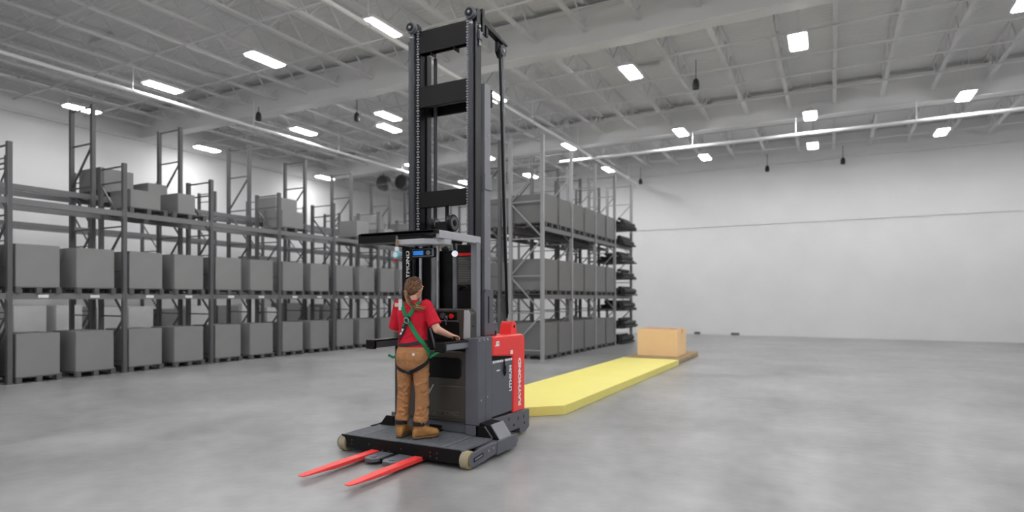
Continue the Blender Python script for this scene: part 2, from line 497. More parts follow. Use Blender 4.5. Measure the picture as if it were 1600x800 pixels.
for i, y in enumerate([12.75, 17.0, 21.3]):
    w = random.uniform(.7, .95)
    pallet(.98, .98, -15.6, y, 1.95, 'dark pallet on the rear left rack middle shelf, %s from the left' % ORD[i+1], 'middle pallets in the rack behind')
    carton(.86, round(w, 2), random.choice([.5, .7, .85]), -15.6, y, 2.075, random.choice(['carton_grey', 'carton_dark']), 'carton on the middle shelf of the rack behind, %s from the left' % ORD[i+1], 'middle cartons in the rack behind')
i = 0
for k in range(1, len(YW) - 1):
    for j in (0, 1):
        i += 1
        yc = YW[k] + .10 + .46 + j * 1.0
        pallet(.98, .9, -20.6, yc, 0, 'dark floor pallet in the far rack along the left wall, %s from the left' % ORD[i], 'floor pallets in the far rack')
        carton(.9, random.choice([.7, .8, .86]), random.choice([1.15, 1.25, 1.32]), -20.6, yc, .125, random.choice(['carton_pale', 'carton_pale', 'carton_grey']),
               'pale floor carton in the far rack along the left wall, %s from the left' % ORD[i], 'floor cartons in the far rack')
for i, y in enumerate((9.2, 11.4, 13.5, 17.8, 20.0)):
    pallet(.98, .9, -20.6, y, 1.9, 'dark shelf pallet in the far rack along the left wall, %s from the left' % ORD[i+1], 'shelf pallets in the far rack')
    carton(.86, .86, random.choice([.7, .95]), -20.6, y, 2.025, 'carton_grey', 'shelf carton in the far rack along the left wall, %s from the left' % ORD[i+1], 'shelf cartons in the far rack')

# right rack, its end frame towards the camera
YR = [14.5 + 2.0 * k for k in range(5)]
rack('pallet rack behind the truck with its braced end frame towards the camera', -6.75, -7.8, YR, 6.0, [B1, B2], 'rack_post_light', 'rack_beam')
rack('pallet rack back to back behind the right-hand carton rack', -8.05, -9.1, YR, 6.0, [B1, B2], 'rack_post', 'rack_beam')
cnt = {0: 0, 1: 0, 2: 0}
for k in range(3):
    for j in (0, 1):
        yc = YR[k] + .08 + .44 + j * .96
        for lv, z, nm in ((0, 0.0, 'floor'), (1, B1, 'middle'), (2, B2, 'top')):
            cnt[lv] += 1
            pallet(1.04, .88, -7.26, yc, z, 'dark pallet, %s back from the near end on the right rack %s level' % (ORD[cnt[lv]], nm), 'pallets in the right rack')
            carton(.98, .84, .84 if lv < 2 else .76, -7.26, yc, z + .125, 'carton_shaded', '%s carton back from the near end on the %s level of the right rack' % (ORD[cnt[lv]], nm), 'grey cartons in the right rack', seam='x')
i = 0
for k in range(4):
    for z in (0.0, B1, B2):
        i += 1
        pallet(1.04, .88, -8.57, YR[k] + 1.0, z, 'dark pallet in the rear rack behind the right rack, %s of the row' % ORD[i], 'pallets in the rear right rack')
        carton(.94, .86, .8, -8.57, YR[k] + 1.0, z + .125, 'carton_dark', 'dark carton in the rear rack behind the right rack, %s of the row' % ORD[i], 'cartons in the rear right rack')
# narrow end bay with extra shelves carrying long dark bundles that overhang the aisle
def bundle(x, y, z, w, label):
    e = empty('stacked_bundle', (x, y, z), label, 'bundle', 'dark bundles in the end bay')
    Box(-w/2, w/2, -.75, .75, 0, .06).build('carrier_board', 'bundle_dark', e, bevel=.005)
    for q in range(4):
        a = -w/2 + .12 + q * (w - .24) / 3; h = random.uniform(.06, .11)
        MB().tube([(a, -.7, .06 + h), (a, .7, .06 + h)], (h), 12).build('roll', 'bundle_dark', e)
    for q in range(2):
        a = -w/4 + q * w/2; h = random.uniform(.05, .08)
        MB().tube([(a, -.6, .26), (a, .55, .26)], h, 12).build('roll', 'bundle_dark', e)
    return e
for i, z in enumerate((.02, .62, 1.25, B1, 2.4, 3.0, B2, 4.25)):
    if z not in (B1, B2, .02):
        s_ = Box(-7.75, -6.55, YR[3] + .1, YR[4] - .1, z - .05, z).build('shelf_arm', 'bundle_dark', None)
        tag(s_, 'dark bare shelf in the end bay of the right rack, %s up from the floor' % ORD[i+1], 'shelf', 'shelves in the end bay')
    bundle(-7.05 + random.uniform(-.05, .12), YR[3] + 1.0, z, random.uniform(.9, 1.2), 'bundle of dark rolls, %s up in the right rack end bay' % ORD[i+1])

# ------------------------------------------------------------------ yellow slab, pallet and carton
P = [(-3.34, 7.87), (-3.34, 15.05), (-4.75, 15.05), (-4.75, 7.87), (-4.2, 7.36), (-3.89, 7.36)]
ys_ = MB().prism(P, 'z', .0, .132).build('floor_slab', 'slab_yellow', None, (-4.05, 11.2, 0), bevel=.004)
ys_.location = (-4.05, 11.2, 0)
tag(ys_, 'flat yellow slab lying on the floor between the truck and the orange carton', 'slab')

hp = empty('wooden_pallet', (-4.07, 16.5, 0), 'brown wooden pallet on the floor under the orange carton', 'pallet')
px0, px1, py0, py1 = -.70, .68, -1.22, 1.25
for j in range(3):
    a = px0 + j * (px1 - px0 - .09) / 2
    Box(a, a + .09, py0, py1, .02, .105).build('stringer', 'wood_pallet', hp, bevel=.004)
for j in range(11):
    a = py0 + j * (py1 - py0 - .14) / 10
    Box(px0, px1, a, a + .14, .105, .127 + random.uniform(-.002, .002)).build('deck_board', 'wood_pallet', hp, bevel=.003)
for j in range(5):
    a = py0 + j * (py1 - py0 - .12) / 4
    Box(px0, px1, a, a + .12, 0, .02).build('bottom_board', 'wood_pallet', hp, bevel=.003)
g = MB(); w, d, h = 1.06, 1.04, .70
g.box(-w/2, w/2, -d/2, d/2, 0, h - .01); g.box(-w/2, w/2, -d/2, -.003, h - .01, h); g.box(-w/2, w/2, .003, d/2, h - .01, h)
oc = g.build('cardboard_carton', 'carton_orange', None, smooth=False, bevel=.006)
oc.location = (-4.07, 16.32, .13)
tag(oc, 'orange-brown cardboard carton on the wooden pallet, beyond the yellow slab', 'box')
Box(-w/2 + .005, w/2 - .005, -d/2 + .02, d/2 - .02, h, h + .002).build('top_panel', 'carton_tape', oc)
Box(w/2, w/2 + .0015, -.04, .04, h - .12, h).build('tape', 'carton_tape', oc)
Box(.28, .44, -.32, -.26, h + .002, h + .004).build('hand_slot', 'carton_slot', oc)

# ------------------------------------------------------------------ the order-picking truck
TO = Vector((-3.93, 5.75, 0))
TX = TO.x
tr = empty('order_picker_truck', TO, 'black, grey and red stand-up order picker with a very tall mast and two red forks', 'forklift')
def tp(mb, name, m_, parent=None, bevel=.004, label=None, seg=2, smooth=True):
    o = mb.build(name, m_, parent or tr, TO, bevel, seg, smooth)
    if label: o['label'] = label
    return o
def bolts(pts, axis, parent, r=.012, m_='bright_steel', h=.008):
    d = {'x': Vector((1, 0, 0)), 'y': Vector((0, -1, 0)), 'z': Vector((0, 0, 1))}[axis]
    for p in pts:
        p = Vector(p)
        tp(MB().tube([p - d * .003, p + d * h * .6, p + d * h], [r, r, r * .6], 10), 'bolt', m_, parent, 0)
def text(body, name, m_, parent, origin, xdir, ydir, length, height, thick=.003, bold=.0):
    cu = bpy.data.curves.new('lettering', 'FONT'); cu.body = body; cu.size = 1.0; cu.offset = bold; cu.extrude = .02
    cu.resolution_u = 3
    tob = bpy.data.objects.new('tmp_text', cu); COL.objects.link(tob)
    dg = bpy.context.evaluated_depsgraph_get()
    me = bpy.data.meshes.new_from_object(tob.evaluated_get(dg))
    bpy.data.objects.remove(tob)
    xs_ = [v.co.x for v in me.vertices]; ys2 = [v.co.y for v in me.vertices]
    x0, x1, y0, y1 = min(xs_), max(xs_), min(ys2), max(ys2)
    X = Vector(xdir).normalized(); Y = Vector(ydir).normalized(); Z = X.cross(Y); o = Vector(origin)
    for v in me.vertices:
        p = o + X * ((v.co.x - x0) / (x1 - x0) * length) + Y * ((v.co.y - y0) / (y1 - y0) * height) + Z * (v.co.z / .02 * thick)
        v.co = p - TO
    me.name = name
    me.materials.clear(); me.materials.append(MATS[m_])
    ob = bpy.data.objects.new(name, me); COL.objects.link(ob); ob.parent = parent
    return ob

# --- forks
for fx in (-4.2, -3.645):
    g = MB()
    g.add([(fx-.05, 4.98, .072), (fx+.05, 4.98, .072), (fx+.05, 4.98, .03), (fx-.05, 4.98, .03),
           (fx-.05, 4.3, .070), (fx+.05, 4.3, .070), (fx+.05, 4.3, .034), (fx-.05, 4.3, .034),
           (fx-.042, 3.92, .064), (fx+.042, 3.92, .064), (fx+.042, 3.92, .050), (fx-.042, 3.92, .050),
           (fx-.030, 3.86, .062), (fx+.030, 3.86, .062), (fx+.030, 3.86, .054), (fx-.030, 3.86, .054)],
          [(0, 1, 2, 3)] + [(4*i+a, 4*i+4+a, 4*i+4+(a+1) % 4, 4*i+(a+1) % 4) for i in range(3) for a in range(4)] + [(15, 14, 13, 12)])
    tp(g, 'fork', 'fork_red', bevel=.003)
# pallet clamp between the forks
for x0, x1, y0 in ((-4.13, -3.96, 4.58), (-3.89, -3.71, 4.56)):
    c = tp(MB().prism([(x0, 4.95), (x1, 4.95), (x1, y0 + .05), (x1 - .04, y0), (x0 + .04, y0), (x0, y0 + .05)], 'z', .03, .066), 'clamp_jaw', 'truck_charcoal')
    tp(MB().cyl(((x0+x1)/2, y0 + .08, .06), ((x0+x1)/2, y0 + .08, .074), .03, 16), 'clamp_pin', 'truck_charcoal', c, .002)
tp(Box(-3.99, -3.86, 4.66, 4.98, .035, .058), 'clamp_bar', 'truck_black')

# --- platform
pl = tp(Box(-4.60, -3.18, 4.88, 5.56, .075, .165), 'platform', 'truck_black')
tp(Box(-4.43, -3.37, 4.885, 5.56, .165, .188), 'floor_mat', 'tread_mat', pl, .006)
tp(Box(-4.64, -4.436, 4.885, 5.50, .178, .187), 'side_plate', 'tread_mat', pl, .005)
tp(MB().prism([(-3.364, 4.885), (-3.13, 4.90), (-3.13, 5.44), (-3.2, 5.56), (-3.364, 5.56)], 'z', .163, .184), 'side_plate', 'tread_mat', pl, .005)
tp(MB().bar((-3.129, 4.9, .180), (-3.129, 5.44, .180), .010, .016), 'edge_strip', 'bright_steel', pl, 0)
for x in (-4.433, -3.367):
    tp(MB().bar((x, 4.886, .1885), (x, 5.5, .1885), .011, .005), 'mat_edge', 'post_grey', pl, 0)
fs = tp(MB().prism([(-4.67, .187), (-3.16, .185), (-3.16, .062), (-3.3, .05), (-4.5, .05), (-4.60, .06), (-4.60, .12), (-4.63, .165), (-4.67, .17)], 'y', 4.862, 4.884), 'front_skirt', 'truck_black', pl, .004)
bolts([(-4.28, 4.862, .12), (-4.1, 4.862, .08), (-4.02, 4.862, .08), (-3.86, 4.862, .12), (-3.5, 4.862, .13), (-3.5, 4.862, .09), (-3.42, 4.862, .13), (-3.42, 4.862, .08), (-4.52, 4.862, .14), (-4.52, 4.862, .1)], 'y', fs, .008, 'mast_steel', .006)
tp(Box(-4.02, -3.78, 5.40, 5.53, .188, .205), 'foot_pedal', 'truck_black', pl, .008)

# --- load wheels with their arms, both sides
for sx, xo in ((1, -3.045), (-1, -4.725)):
    xin = xo - sx * .11
    yw = 4.93
    w_ = tp(MB().tube([(xin + sx*.0, yw, .088), (xin + sx*.006, yw, .088), (xo - sx*.03, yw, .088), (xo - sx*.022, yw, .088)], [.08, .088, .088, .08], 32), 'load_wheel', 'rubber_tan', None, 0)
    tp(MB().tube([(xo - sx*.024, yw, .088), (xo - sx*.019, yw, .088)], .078, 32), 'rim', 'rim_yellow', w_, 0)
    tp(MB().cyl((xin - sx*.004, yw, .088), (xo - sx*.004, yw, .088), .022, 16), 'axle', 'bright_steel', w_, 0)
    side = MB()
    arc = [(yw + .073*math.cos(a), .092 + .073*math.sin(a)) for a in [R(x) for x in range(90, 271, 15)]]
    side.prism(arc + [(5.12, .03), (5.30, .05), (5.40, .06), (5.40, .168), (5.1, .168)], 'x', xo - sx*.016, xo)
    a_ = tp(side, 'wheel_arm_plate', 'truck_charcoal', None, .003)
    bolts([(xo, 5.22, .12), (xo, 5.32, .125)], 'x' , a_, .012)
    if sx > 0:
        tp(MB().bar((xo + .001, 4.94, .088), (xo + .001, 5.12, .105), .004, .04), 'plate_recess', 'truck_black', a_, 0)
        tp(MB().bar((xo + .003, 4.955, .09), (xo + .003, 5.10, .104), .004, .018), 'plate_badge', 'post_grey', a_, 0)
    arm = MB().prism([(5.12, .05), (5.80, .035), (5.84, .12), (5.80, .165), (5.40, .165), (5.12, .15)], 'x', xin, xo - sx*.017)
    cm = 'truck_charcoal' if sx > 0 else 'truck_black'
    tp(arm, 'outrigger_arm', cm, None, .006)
    tp(MB().prism([(5.38, .04), (5.80, .04), (5.84, .10), (5.82, .175), (5.40, .175)], 'x', xo - sx*.017, xo + sx*.012), 'arm_cover', cm, None, .004)
    # sloped fender block over the arm
    xi2 = TX + sx * .60
    hf = 1.0 if sx > 0 else .4
    fb = tp(MB().prism([(xi2, .17), (xo - sx*.02, .17), (xo - sx*.125, .17 + .145*hf), (xi2, .17 + .155*hf)], 'y', 5.47, 5.73), 'fender', 'truck_black', None, .004)
    if sx > 0:
        tp(MB().add([(xo - .018, 5.475, .172), (xo - .123, 5.475, .316), (xo - .123, 5.73, .316), (xo - .018, 5.73, .172),
                     (xo - .010, 5.475, .176), (xo - .115, 5.475, .322), (xo - .115, 5.73, .322), (xo - .010, 5.73, .176)],
                    [(0,1,2,3),(7,6,5,4),(0,4,5,1),(1,5,6,2),(2,6,7,3),(3,7,4,0)]), 'fender_step', 'post_grey', fb, 0)
    # triangular kick plate at the platform rear corner
    kx = TX + sx * (.60 if sx > 0 else .50)
    tp(MB().prism([(kx, .188), (kx + sx*.20, .188), (kx + sx*.11, .30), (kx, .30)], 'y', 5.44, 5.465), 'kick_plate', 'truck_black', None, .004)
    if sx > 0: tp(MB().bar((kx + .11, 5.45, .302), (kx + .20, 5.45, .19), .02, .006), 'kick_edge', 'bright_steel', None, 0)

# --- chassis / base
ch = tp(MB().prism([(5.56, .06), (6.02, .04), (6.08, .10), (6.40, .10), (6.42, .03), (6.56, .03), (6.66, .07), (6.66, .285), (6.30, .30), (5.56, .32)], 'x', -4.56, -3.30), 'chassis', 'truck_charcoal', None, .006)
for y in (5.9, 6.12, 6.35, 6.5):
    tp(Box(-3.303, -3.298, y, y + .018, .2 + .03 * (y < 6.2), .24 + .03 * (y < 6.2)), 'slot', 'truck_black', ch, 0)
bolts([(-3.30, 6.25, .16), (-3.30, 6.52, .14)], 'x', ch, .012, 'truck_black')
for x in (-4.2, -3.66):
    tp(MB().cyl((x - .06, 6.25, .115), (x + .06, 6.25, .115), .115, 24), 'drive_wheel', 'truck_black', ch, .004)

# --- side columns joining platform and power unit
for sx in (1, -1):
    xo = TX + sx * .63
    if sx < 0: xo = -4.425
    c1 = tp(Box(xo - sx*.16, xo, 5.44 if sx > 0 else 5.585, 5.60, .19, 1.225), 'column', 'truck_charcoal', None, .006)
    if sx < 0: continue
    c2 = tp(Box(xo - sx*.30, xo - sx*.004, 5.605, 5.745, .31, 1.23), 'column', 'truck_charcoal', None, .006)
    bolts([(xo, 5.47, 1.2), (xo, 5.57, 1.2), (xo, 5.50, .56), (xo, 5.63, .58), (xo, 5.64, 1.2)], 'x', c1, .012)
    tp(Box(xo - sx*.165, xo + sx*.002, 5.438, 5.60, .30, .306), 'seam', 'truck_black', c1, 0)

# --- power unit with battery
pu = tp(Box(-4.54, -3.33, 5.75, 6.30, .30, 1.0), 'power_unit', 'truck_black', None, .01)
for sx in (1, -1):
    xo = TX + sx * .63
    xd = xo - sx * .012
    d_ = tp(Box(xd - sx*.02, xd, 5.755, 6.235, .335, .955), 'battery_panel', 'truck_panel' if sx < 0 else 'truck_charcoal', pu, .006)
    if sx > 0:
        text('LITHIUM', 'lettering', 'decal_white', d_, (xd + .001, 6.215, .57), (0, 0, 1), (0, -1, 0), .30, .06, .002, .04)
        tp(Box(xd - .001, xd + .002, 5.86, 5.93, .832, .846), 'small_mark', 'decal_white', d_, 0)
        tp(MB().tube([(xd + .006, 6.02, .97), (xd + .012, 6.02, .9), (xd + .012, 6.01, .82), (xd + .012, 6.03, .77), (xd + .012, 6.05, .80), (xd + .012, 6.045, .88)], .008, 8), 'cable', 'truck_black', d_, 0)
        g = MB()
        for q in range(9):
            y = 5.77 + q * .052; g.add([(xd + .001, y, .925), (xd + .001, y + .04, .93), (xd + .001, y + .04, .95), (xd + .001, y, .952), (xd + .004, y, .925), (xd + .004, y + .04, .93), (xd + .004, y + .04, .95), (xd + .004, y, .952)], [(0,3,2,1),(4,5,6,7),(0,1,5,4),(1,2,6,5),(2,3,7,6),(3,0,4,7)])
        tp(g, 'torn_label', 'decal_white', d_, 0)
    # red shell cheek: band over the battery and post behind it, rounded rear top corner
    rc = [(6.54 - .09 + .09*math.cos(a), 1.225 - .09 + .09*math.sin(a)) for a in [R(x) for x in range(0, 91, 15)]]
    tp(MB().prism([(5.75, 1.01), (6.24, .975), (6.24, .302), (6.54, .30)] + rc + [(5.75, 1.225)], 'x', xo - sx*.12, xo), 'red_cheek', 'truck_red', pu, .02, seg=3)
tp(MB().prism([(5.76, 1.02), (6.53, 1.02), (6.53, 1.13), (6.46, 1.215), (5.76, 1.215)], 'x', -4.44, -3.42), 'red_hood', 'truck_red', pu, .008)
tp(Box(-4.44, -3.42, 6.26, 6.535, .30, 1.03), 'red_back', 'truck_red', pu, .008)
text('RAYMOND', 'lettering', 'decal_white', pu, (-3.299, 6.43, .37), (0, 0, 1), (0, -1, 0), .57, .07, .002, .05)
em = tp(MB().prism([(5.80, 1.115), (5.895, 1.112), (5.895, 1.17), (5.83, 1.17), (5.825, 1.135)], 'x', -3.302, -3.297), 'emblem', 'decal_white', pu, 0)
tp(Box(-3.298, -3.2955, 5.855, 5.875, 1.138, 1.156), 'emblem_eye', 'truck_red', em, 0)
tp(Box(-3.302, -3.298, 6.165, 6.225, 1.00, 1.045), 'sticker', 'decal_white', pu, 0)
bk = tp(MB().prism([(6.36, 1.215), (6.52, 1.215), (6.50, 1.34), (6.46, 1.37), (6.42, 1.37), (6.39, 1.33)], 'x', -3.56, -3.40), 'hose_bracket', 'truck_red', None, .006)
bolts([(-3.40, 6.45, 1.31)], 'x', bk, .018, 'truck_black')
tp(MB().tube([(-3.9, 6.3, 1.21), (-3.9, 6.3, 1.26)], .06, 20), 'filler_cap', 'truck_black', None, .004)
tp(Box(-3.78, -3.5, 5.95, 6.2, 1.21, 1.27), 'hood_lid', 'truck_black', None, .01)

# --- mast: front (moving) rails, rear (fixed) rails, cross members
ms = tp(Box(-4.30, -3.58, 5.70, 5.76, 4.50, 4.765), 'cross_member', 'truck_black', None, .006)
tp(Box(-4.32, -3.56, 5.69, 5.75, 3.865, 4.11), 'cross_member', 'truck_black', None, .006)
tp(Box(-4.32, -3.56, 5.69, 5.75, 2.70, 2.885), 'cross_member', 'truck_black', None, .006)
tp(Box(-4.30, -3.58, 5.69, 5.78, 4.50, 4.51), 'cross_flange', 'truck_black', ms, 0)
for q in (-4.1, -3.78):
    tp(Box(q, q + .012, 5.70, 5.80, 4.46, 4.52), 'gusset', 'truck_black', ms, 0)
for sx in (1, -1):
    # front rail: web plate with a rounded face tube on its front
    xo = TX + sx * .455
    r_ = tp(Box(xo - sx*.09, xo, 5.68, 5.80, .24, 4.72), 'mast_rail', 'mast_black', None, .006)
    tp(MB().tube([(xo - sx*.052, 5.665, .24), (xo - sx*.052, 5.665, 4.68)], .034, 20), 'rail_tube', 'mast_steel', r_, 0)
    tp(Box(xo - sx*.004, xo + sx*.006, 5.67, 5.70, .26, 4.66), 'rail_edge', 'mast_black', r_, 0)
    tp(MB().tube([(xo - sx*.052, 5.665, 4.68), (xo - sx*.052, 5.665, 4.72), (xo - sx*.052, 5.665, 4.735)], [.03, .022, .01], 16), 'rail_cap', 'bright_steel', r_, 0)
    # sheave on top
    zc = 4.80
    s_ = tp(MB().tube([(xo - sx*.052, 5.62, zc), (xo - sx*.052, 5.63, zc), (xo - sx*.052, 5.64, zc), (xo - sx*.052, 5.66, zc), (xo - sx*.052, 5.67, zc), (xo - sx*.052, 5.68, zc)], [.062, .066, .056, .056, .066, .062], 28), 'sheave', 'truck_charcoal', r_, .0)
    tp(MB().tube([(xo - sx*.052, 5.612, zc), (xo - sx*.052, 5.624, zc)], .046, 24), 'sheave_hub', 'truck_black', r_, 0)
    tp(MB().tube([(xo - sx*.052, 5.60, zc), (xo - sx*.052, 5.61, zc), (xo - sx*.052, 5.62, zc)], [.01, .017, .017], 14), 'sheave_pin', 'bright_steel', r_, 0)
    tp(MB().prism([(5.70, 4.70), (5.81, 4.70), (5.81, 4.86), (5.74, 4.88), (5.70, 4.86)], 'x', xo - sx*.08, xo - sx*.0), 'sheave_bracket', 'truck_black', r_, .004)
    # chain anchors
    ax = xo - sx*.09
    tp(MB().tube([(xo + sx*.012, 5.745, 4.48), (xo + sx*.012, 5.745, 4.64)], .009, 8), 'anchor_rod', 'bright_steel', r_, 0)
    for zz in (4.46, 4.56, 4.66):
        tp(MB().tube([(xo + sx*.012, 5.745, zz), (xo + sx*.012, 5.745, zz + .03)], .017, 6), 'anchor_nut', 'bright_steel', r_, 0)
    tp(Box(xo - sx*.01, xo + sx*.03, 5.72, 5.78, 4.53, 4.62), 'anchor_block', 'truck_charcoal', r_, .004)
    # leaf chain down the inner side
    g = MB(); z = 2.3; i_ = 0
    xc = TX + sx * .455 - sx * (.09 + .022)
    while z < 4.78:
        wd = .017 if i_ % 2 else .011
        g.box(xc - wd, xc + wd, 5.685, 5.70, z, z + .017); z += .030; i_ += 1
    tp(Box(xc - .02, xc + .02, 5.71, 5.80, 2.25, 4.78), 'chain_guide', 'truck_black', r_, 0)
    ck = tp(g, 'lift_chain', 'chain_steel', None, 0, smooth=False); ck['kind'] = 'stuff'
    # rear rail
    xr = TX + sx * .47
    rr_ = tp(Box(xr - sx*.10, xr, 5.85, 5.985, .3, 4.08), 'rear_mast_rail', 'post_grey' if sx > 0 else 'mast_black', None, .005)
    tp(Box(xr - sx*.02, xr + sx*.012, 5.84, 5.99, 2.88, 3.06), 'rail_clamp', 'post_grey' if sx > 0 else 'mast_black', rr_, .004)
    for zz in (3.5, 2.6, 2.1):
        bolts([(xr, 5.93, zz)], 'x', rr_, .012, 'bright_steel')
    # lower gusset with a slot, flaring to the chassis
    tp(MB().prism([(5.80, 1.23), (6.03, 1.23), (6.00, 1.45), (5.99, 1.75), (5.83, 1.75), (5.80, 1.70)], 'x', xr - sx*.02, xr + sx*.03), 'rail_gusset', 'truck_charcoal', rr_, .004)
    tp(MB().prism([(5.885 + .014*math.cos(a) , (1.66 if math.sin(a) > 0 else 1.38) + .014*math.sin(a)) for a in [R(x) for x in range(0, 360, 20)]], 'x', xr + sx*.028, xr + sx*.032), 'gusset_slot', 'truck_black', rr_, 0)
    # intermediate stage rails seen between
    xi = TX + sx * .37
    tp(Box(xi - sx*.05, xi, 5.84, 5.93, .3, 4.55), 'middle_mast_rail', 'mast_black', None, .004)
tp(Box(-4.4, -3.46, 5.99, 6.03, 3.85, 4.05), 'rear_cross_member', 'truck_black', None, .005)
tp(Box(-4.4, -3.46, 5.99, 6.03, 1.05, 1.25), 'rear_cross_member', 'truck_black', None, .005)
# hydraulic cylinders
lc = tp(MB().cyl((-4.17, 5.90, .35), (-4.17, 5.90, 2.55), .05, 24), 'lift_cylinder', 'post_grey', None, 0)
tp(MB().cyl((-4.17, 5.90, 2.55), (-4.17, 5.90, 4.5), .022, 16), 'cylinder_rod', 'mast_steel', lc, 0)
tp(MB().cyl((-4.17, 5.90, 2.5), (-4.17, 5.90, 2.57), .058, 20), 'cylinder_gland', 'truck_black', lc, 0)
lc = tp(MB().cyl((-3.745, 5.72, .5), (-3.745, 5.72, 2.3), .052, 24), 'lift_cylinder', 'post_grey', None, 0)
tp(MB().cyl((-3.745, 5.72, 2.27), (-3.745, 5.72, 2.33), .06, 20), 'cylinder_gland', 'truck_black', lc, 0)
tp(MB().cyl((-3.745, 5.72, 2.33), (-3.745, 5.72, 2.40), .02, 20), 'cylinder_rod', 'bright_steel', lc, 0)
lc = tp(MB().cyl((-4.045, 5.72, .5), (-4.045, 5.72, 2.2), .05, 24), 'lift_cylinder', 'post_grey', None, 0)
tp(MB().cyl((-4.195, 5.64, 1.5), (-4.195, 5.64, 2.26), .02, 14), 'guide_rod', 'bright_steel', None, 0)
tp(MB().cyl((-3.93, 5.60, 1.5), (-3.93, 5.60, 2.24), .011, 12), 'guide_rod', 'silver_paint', None, 0)
# pulley block above the guard
pb = tp(Box(-4.02, -3.80, 5.66, 5.74, 2.36, 2.52), 'pulley_block', 'truck_black', None, .005)
for xx_, rr2, yy_ in ((-3.80, .10, 5.70), (-4.04, .07, 5.70)):
    tp(MB().tube([(xx_ - .03, yy_, 2.50), (xx_ - .022, yy_, 2.50), (xx_, yy_, 2.50), (xx_ + .022, yy_, 2.50), (xx_ + .03, yy_, 2.50)], [rr2*.92, rr2, rr2*.8, rr2, rr2*.92], 28), 'pulley', 'mast_black', pb, 0)
    tp(MB().tube([(xx_ + .029, yy_, 2.50), (xx_ + .034, yy_, 2.50)], rr2*.75, 24), 'pulley_face', 'post_grey', pb, 0)
    tp(MB().tube([(xx_ + .03, yy_, 2.50), (xx_ + .038, yy_, 2.50)], rr2*.36, 20), 'pulley_hub', 'truck_black', pb, 0)
tp(Box(-3.98, -3.94, 5.64, 5.66, 2.36, 2.42), 'pulley_tag', 'decal_white', pb, 0)
tp(MB().cyl((-3.89, 5.73, 2.50), (-3.89, 5.73, 2.72), .022, 12), 'pulley_stem', 'truck_black', pb, 0)

# top arm with hose pulley and the hose down to the hood
arm = tp(MB().prism([(5.80, 4.86), (6.42, 4.72), (6.42, 4.70), (6.30, 4.70), (5.80, 4.76)], 'x', -3.545, -3.475), 'hose_arm', 'truck_black', None, .004)
tp(MB().prism([(5.80, 4.90), (5.85, 4.90), (5.85, 4.62), (5.80, 4.62)], 'x', -3.56, -3.46), 'arm_root', 'truck_black', arm, .003)
tp(Box(-3.50, -3.47, 5.90, 5.95, 4.63, 4.73), 'arm_tab', 'truck_black', arm, .003)
tp(MB().prism([(6.22, 4.73), (6.40, 4.71), (6.34, 4.54), (6.28, 4.52), (6.22, 4.58)], 'x', -3.54, -3.50), 'pulley_cheek', 'truck_black', arm, .003)
tp(MB().tube([(-3.51, 6.32, 4.62), (-3.475, 6.32, 4.62)], .07, 24), 'hose_pulley', 'mast_steel', arm, .004)
tp(MB().tube([(-3.476, 6.32, 4.62), (-3.468, 6.32, 4.62)], .022, 14), 'pulley_pin', 'bright_steel', arm, 0)
tp(MB().tube([(-3.49, 6.25, 4.6), (-3.49, 6.29, 3.9), (-3.49, 6.36, 2.6), (-3.49, 6.41, 1.9), (-3.49, 6.45, 1.3)], .017, 12), 'hose', 'truck_black', None, 0)
tp(MB().tube([(-3.49, 6.325, 4.58), (-3.49, 6.35, 3.6), (-3.49, 6.40, 2.4), (-3.49, 6.43, 1.75), (-3.49, 6.455, 1.42)], .014, 12), 'hose', 'post_grey', None, 0)
tp(MB().cyl((-3.49, 6.45, 1.34), (-3.49, 6.455, 1.46), .026, 14), 'hose_fitting', 'bright_steel', None, 0)

# --- operator cab: rear panels
tp(Box(-4.40, -4.31, 5.60, 5.66, 1.2, 2.25), 'cab_panel', 'truck_black', None, .004)
text('RAYMOND', 'lettering', 'decal_white', tr, (-4.325, 5.598, 1.78), (0, 0, 1), (-1, 0, 0), .42, .055, .002, .02)
cb = tp(Box(-4.36, -3.48, 5.78, 5.82, .3, 2.2), 'cab_back_panel', 'truck_black', None, .004)
lb = tp(Box(-3.675, -3.475, 5.61, 5.66, 1.2, 2.24), 'warning_board', 'truck_black', None, .004)
tp(Box(-3.665, -3.49, 5.607, 5.611, 2.12, 2.15), 'warning_header', 'button_red', lb, 0)
tp(Box(-3.665, -3.49, 5.6075, 5.611, 1.80, 2.11), 'warning_plate', 'truck_panel', lb, 0)
g = MB()
for q in range(14):
    z = 2.09 - q * .019
    g.box(-3.655, -3.655 + random.uniform(.12, .155), 5.605, 5.608, z - .005, z)
tp(g, 'fine_print', 'decal_grey', lb, 0)
tp(MB().tube([(-3.64, 5.60, 1.745), (-3.60, 5.585, 1.785), (-3.55, 5.585, 1.785), (-3.51, 5.60, 1.745)], .014, 10), 'grab_hook', 'truck_black', lb, 0)
po = tp(Box(-3.478, -3.40, 5.58, 5.66, 1.2, 2.26), 'cab_post', 'post_grey', None, .006)
tp(Box(-4.42, -4.37, 5.58, 5.66, 1.2, 2.26), 'cab_post', 'truck_black', None, .006)

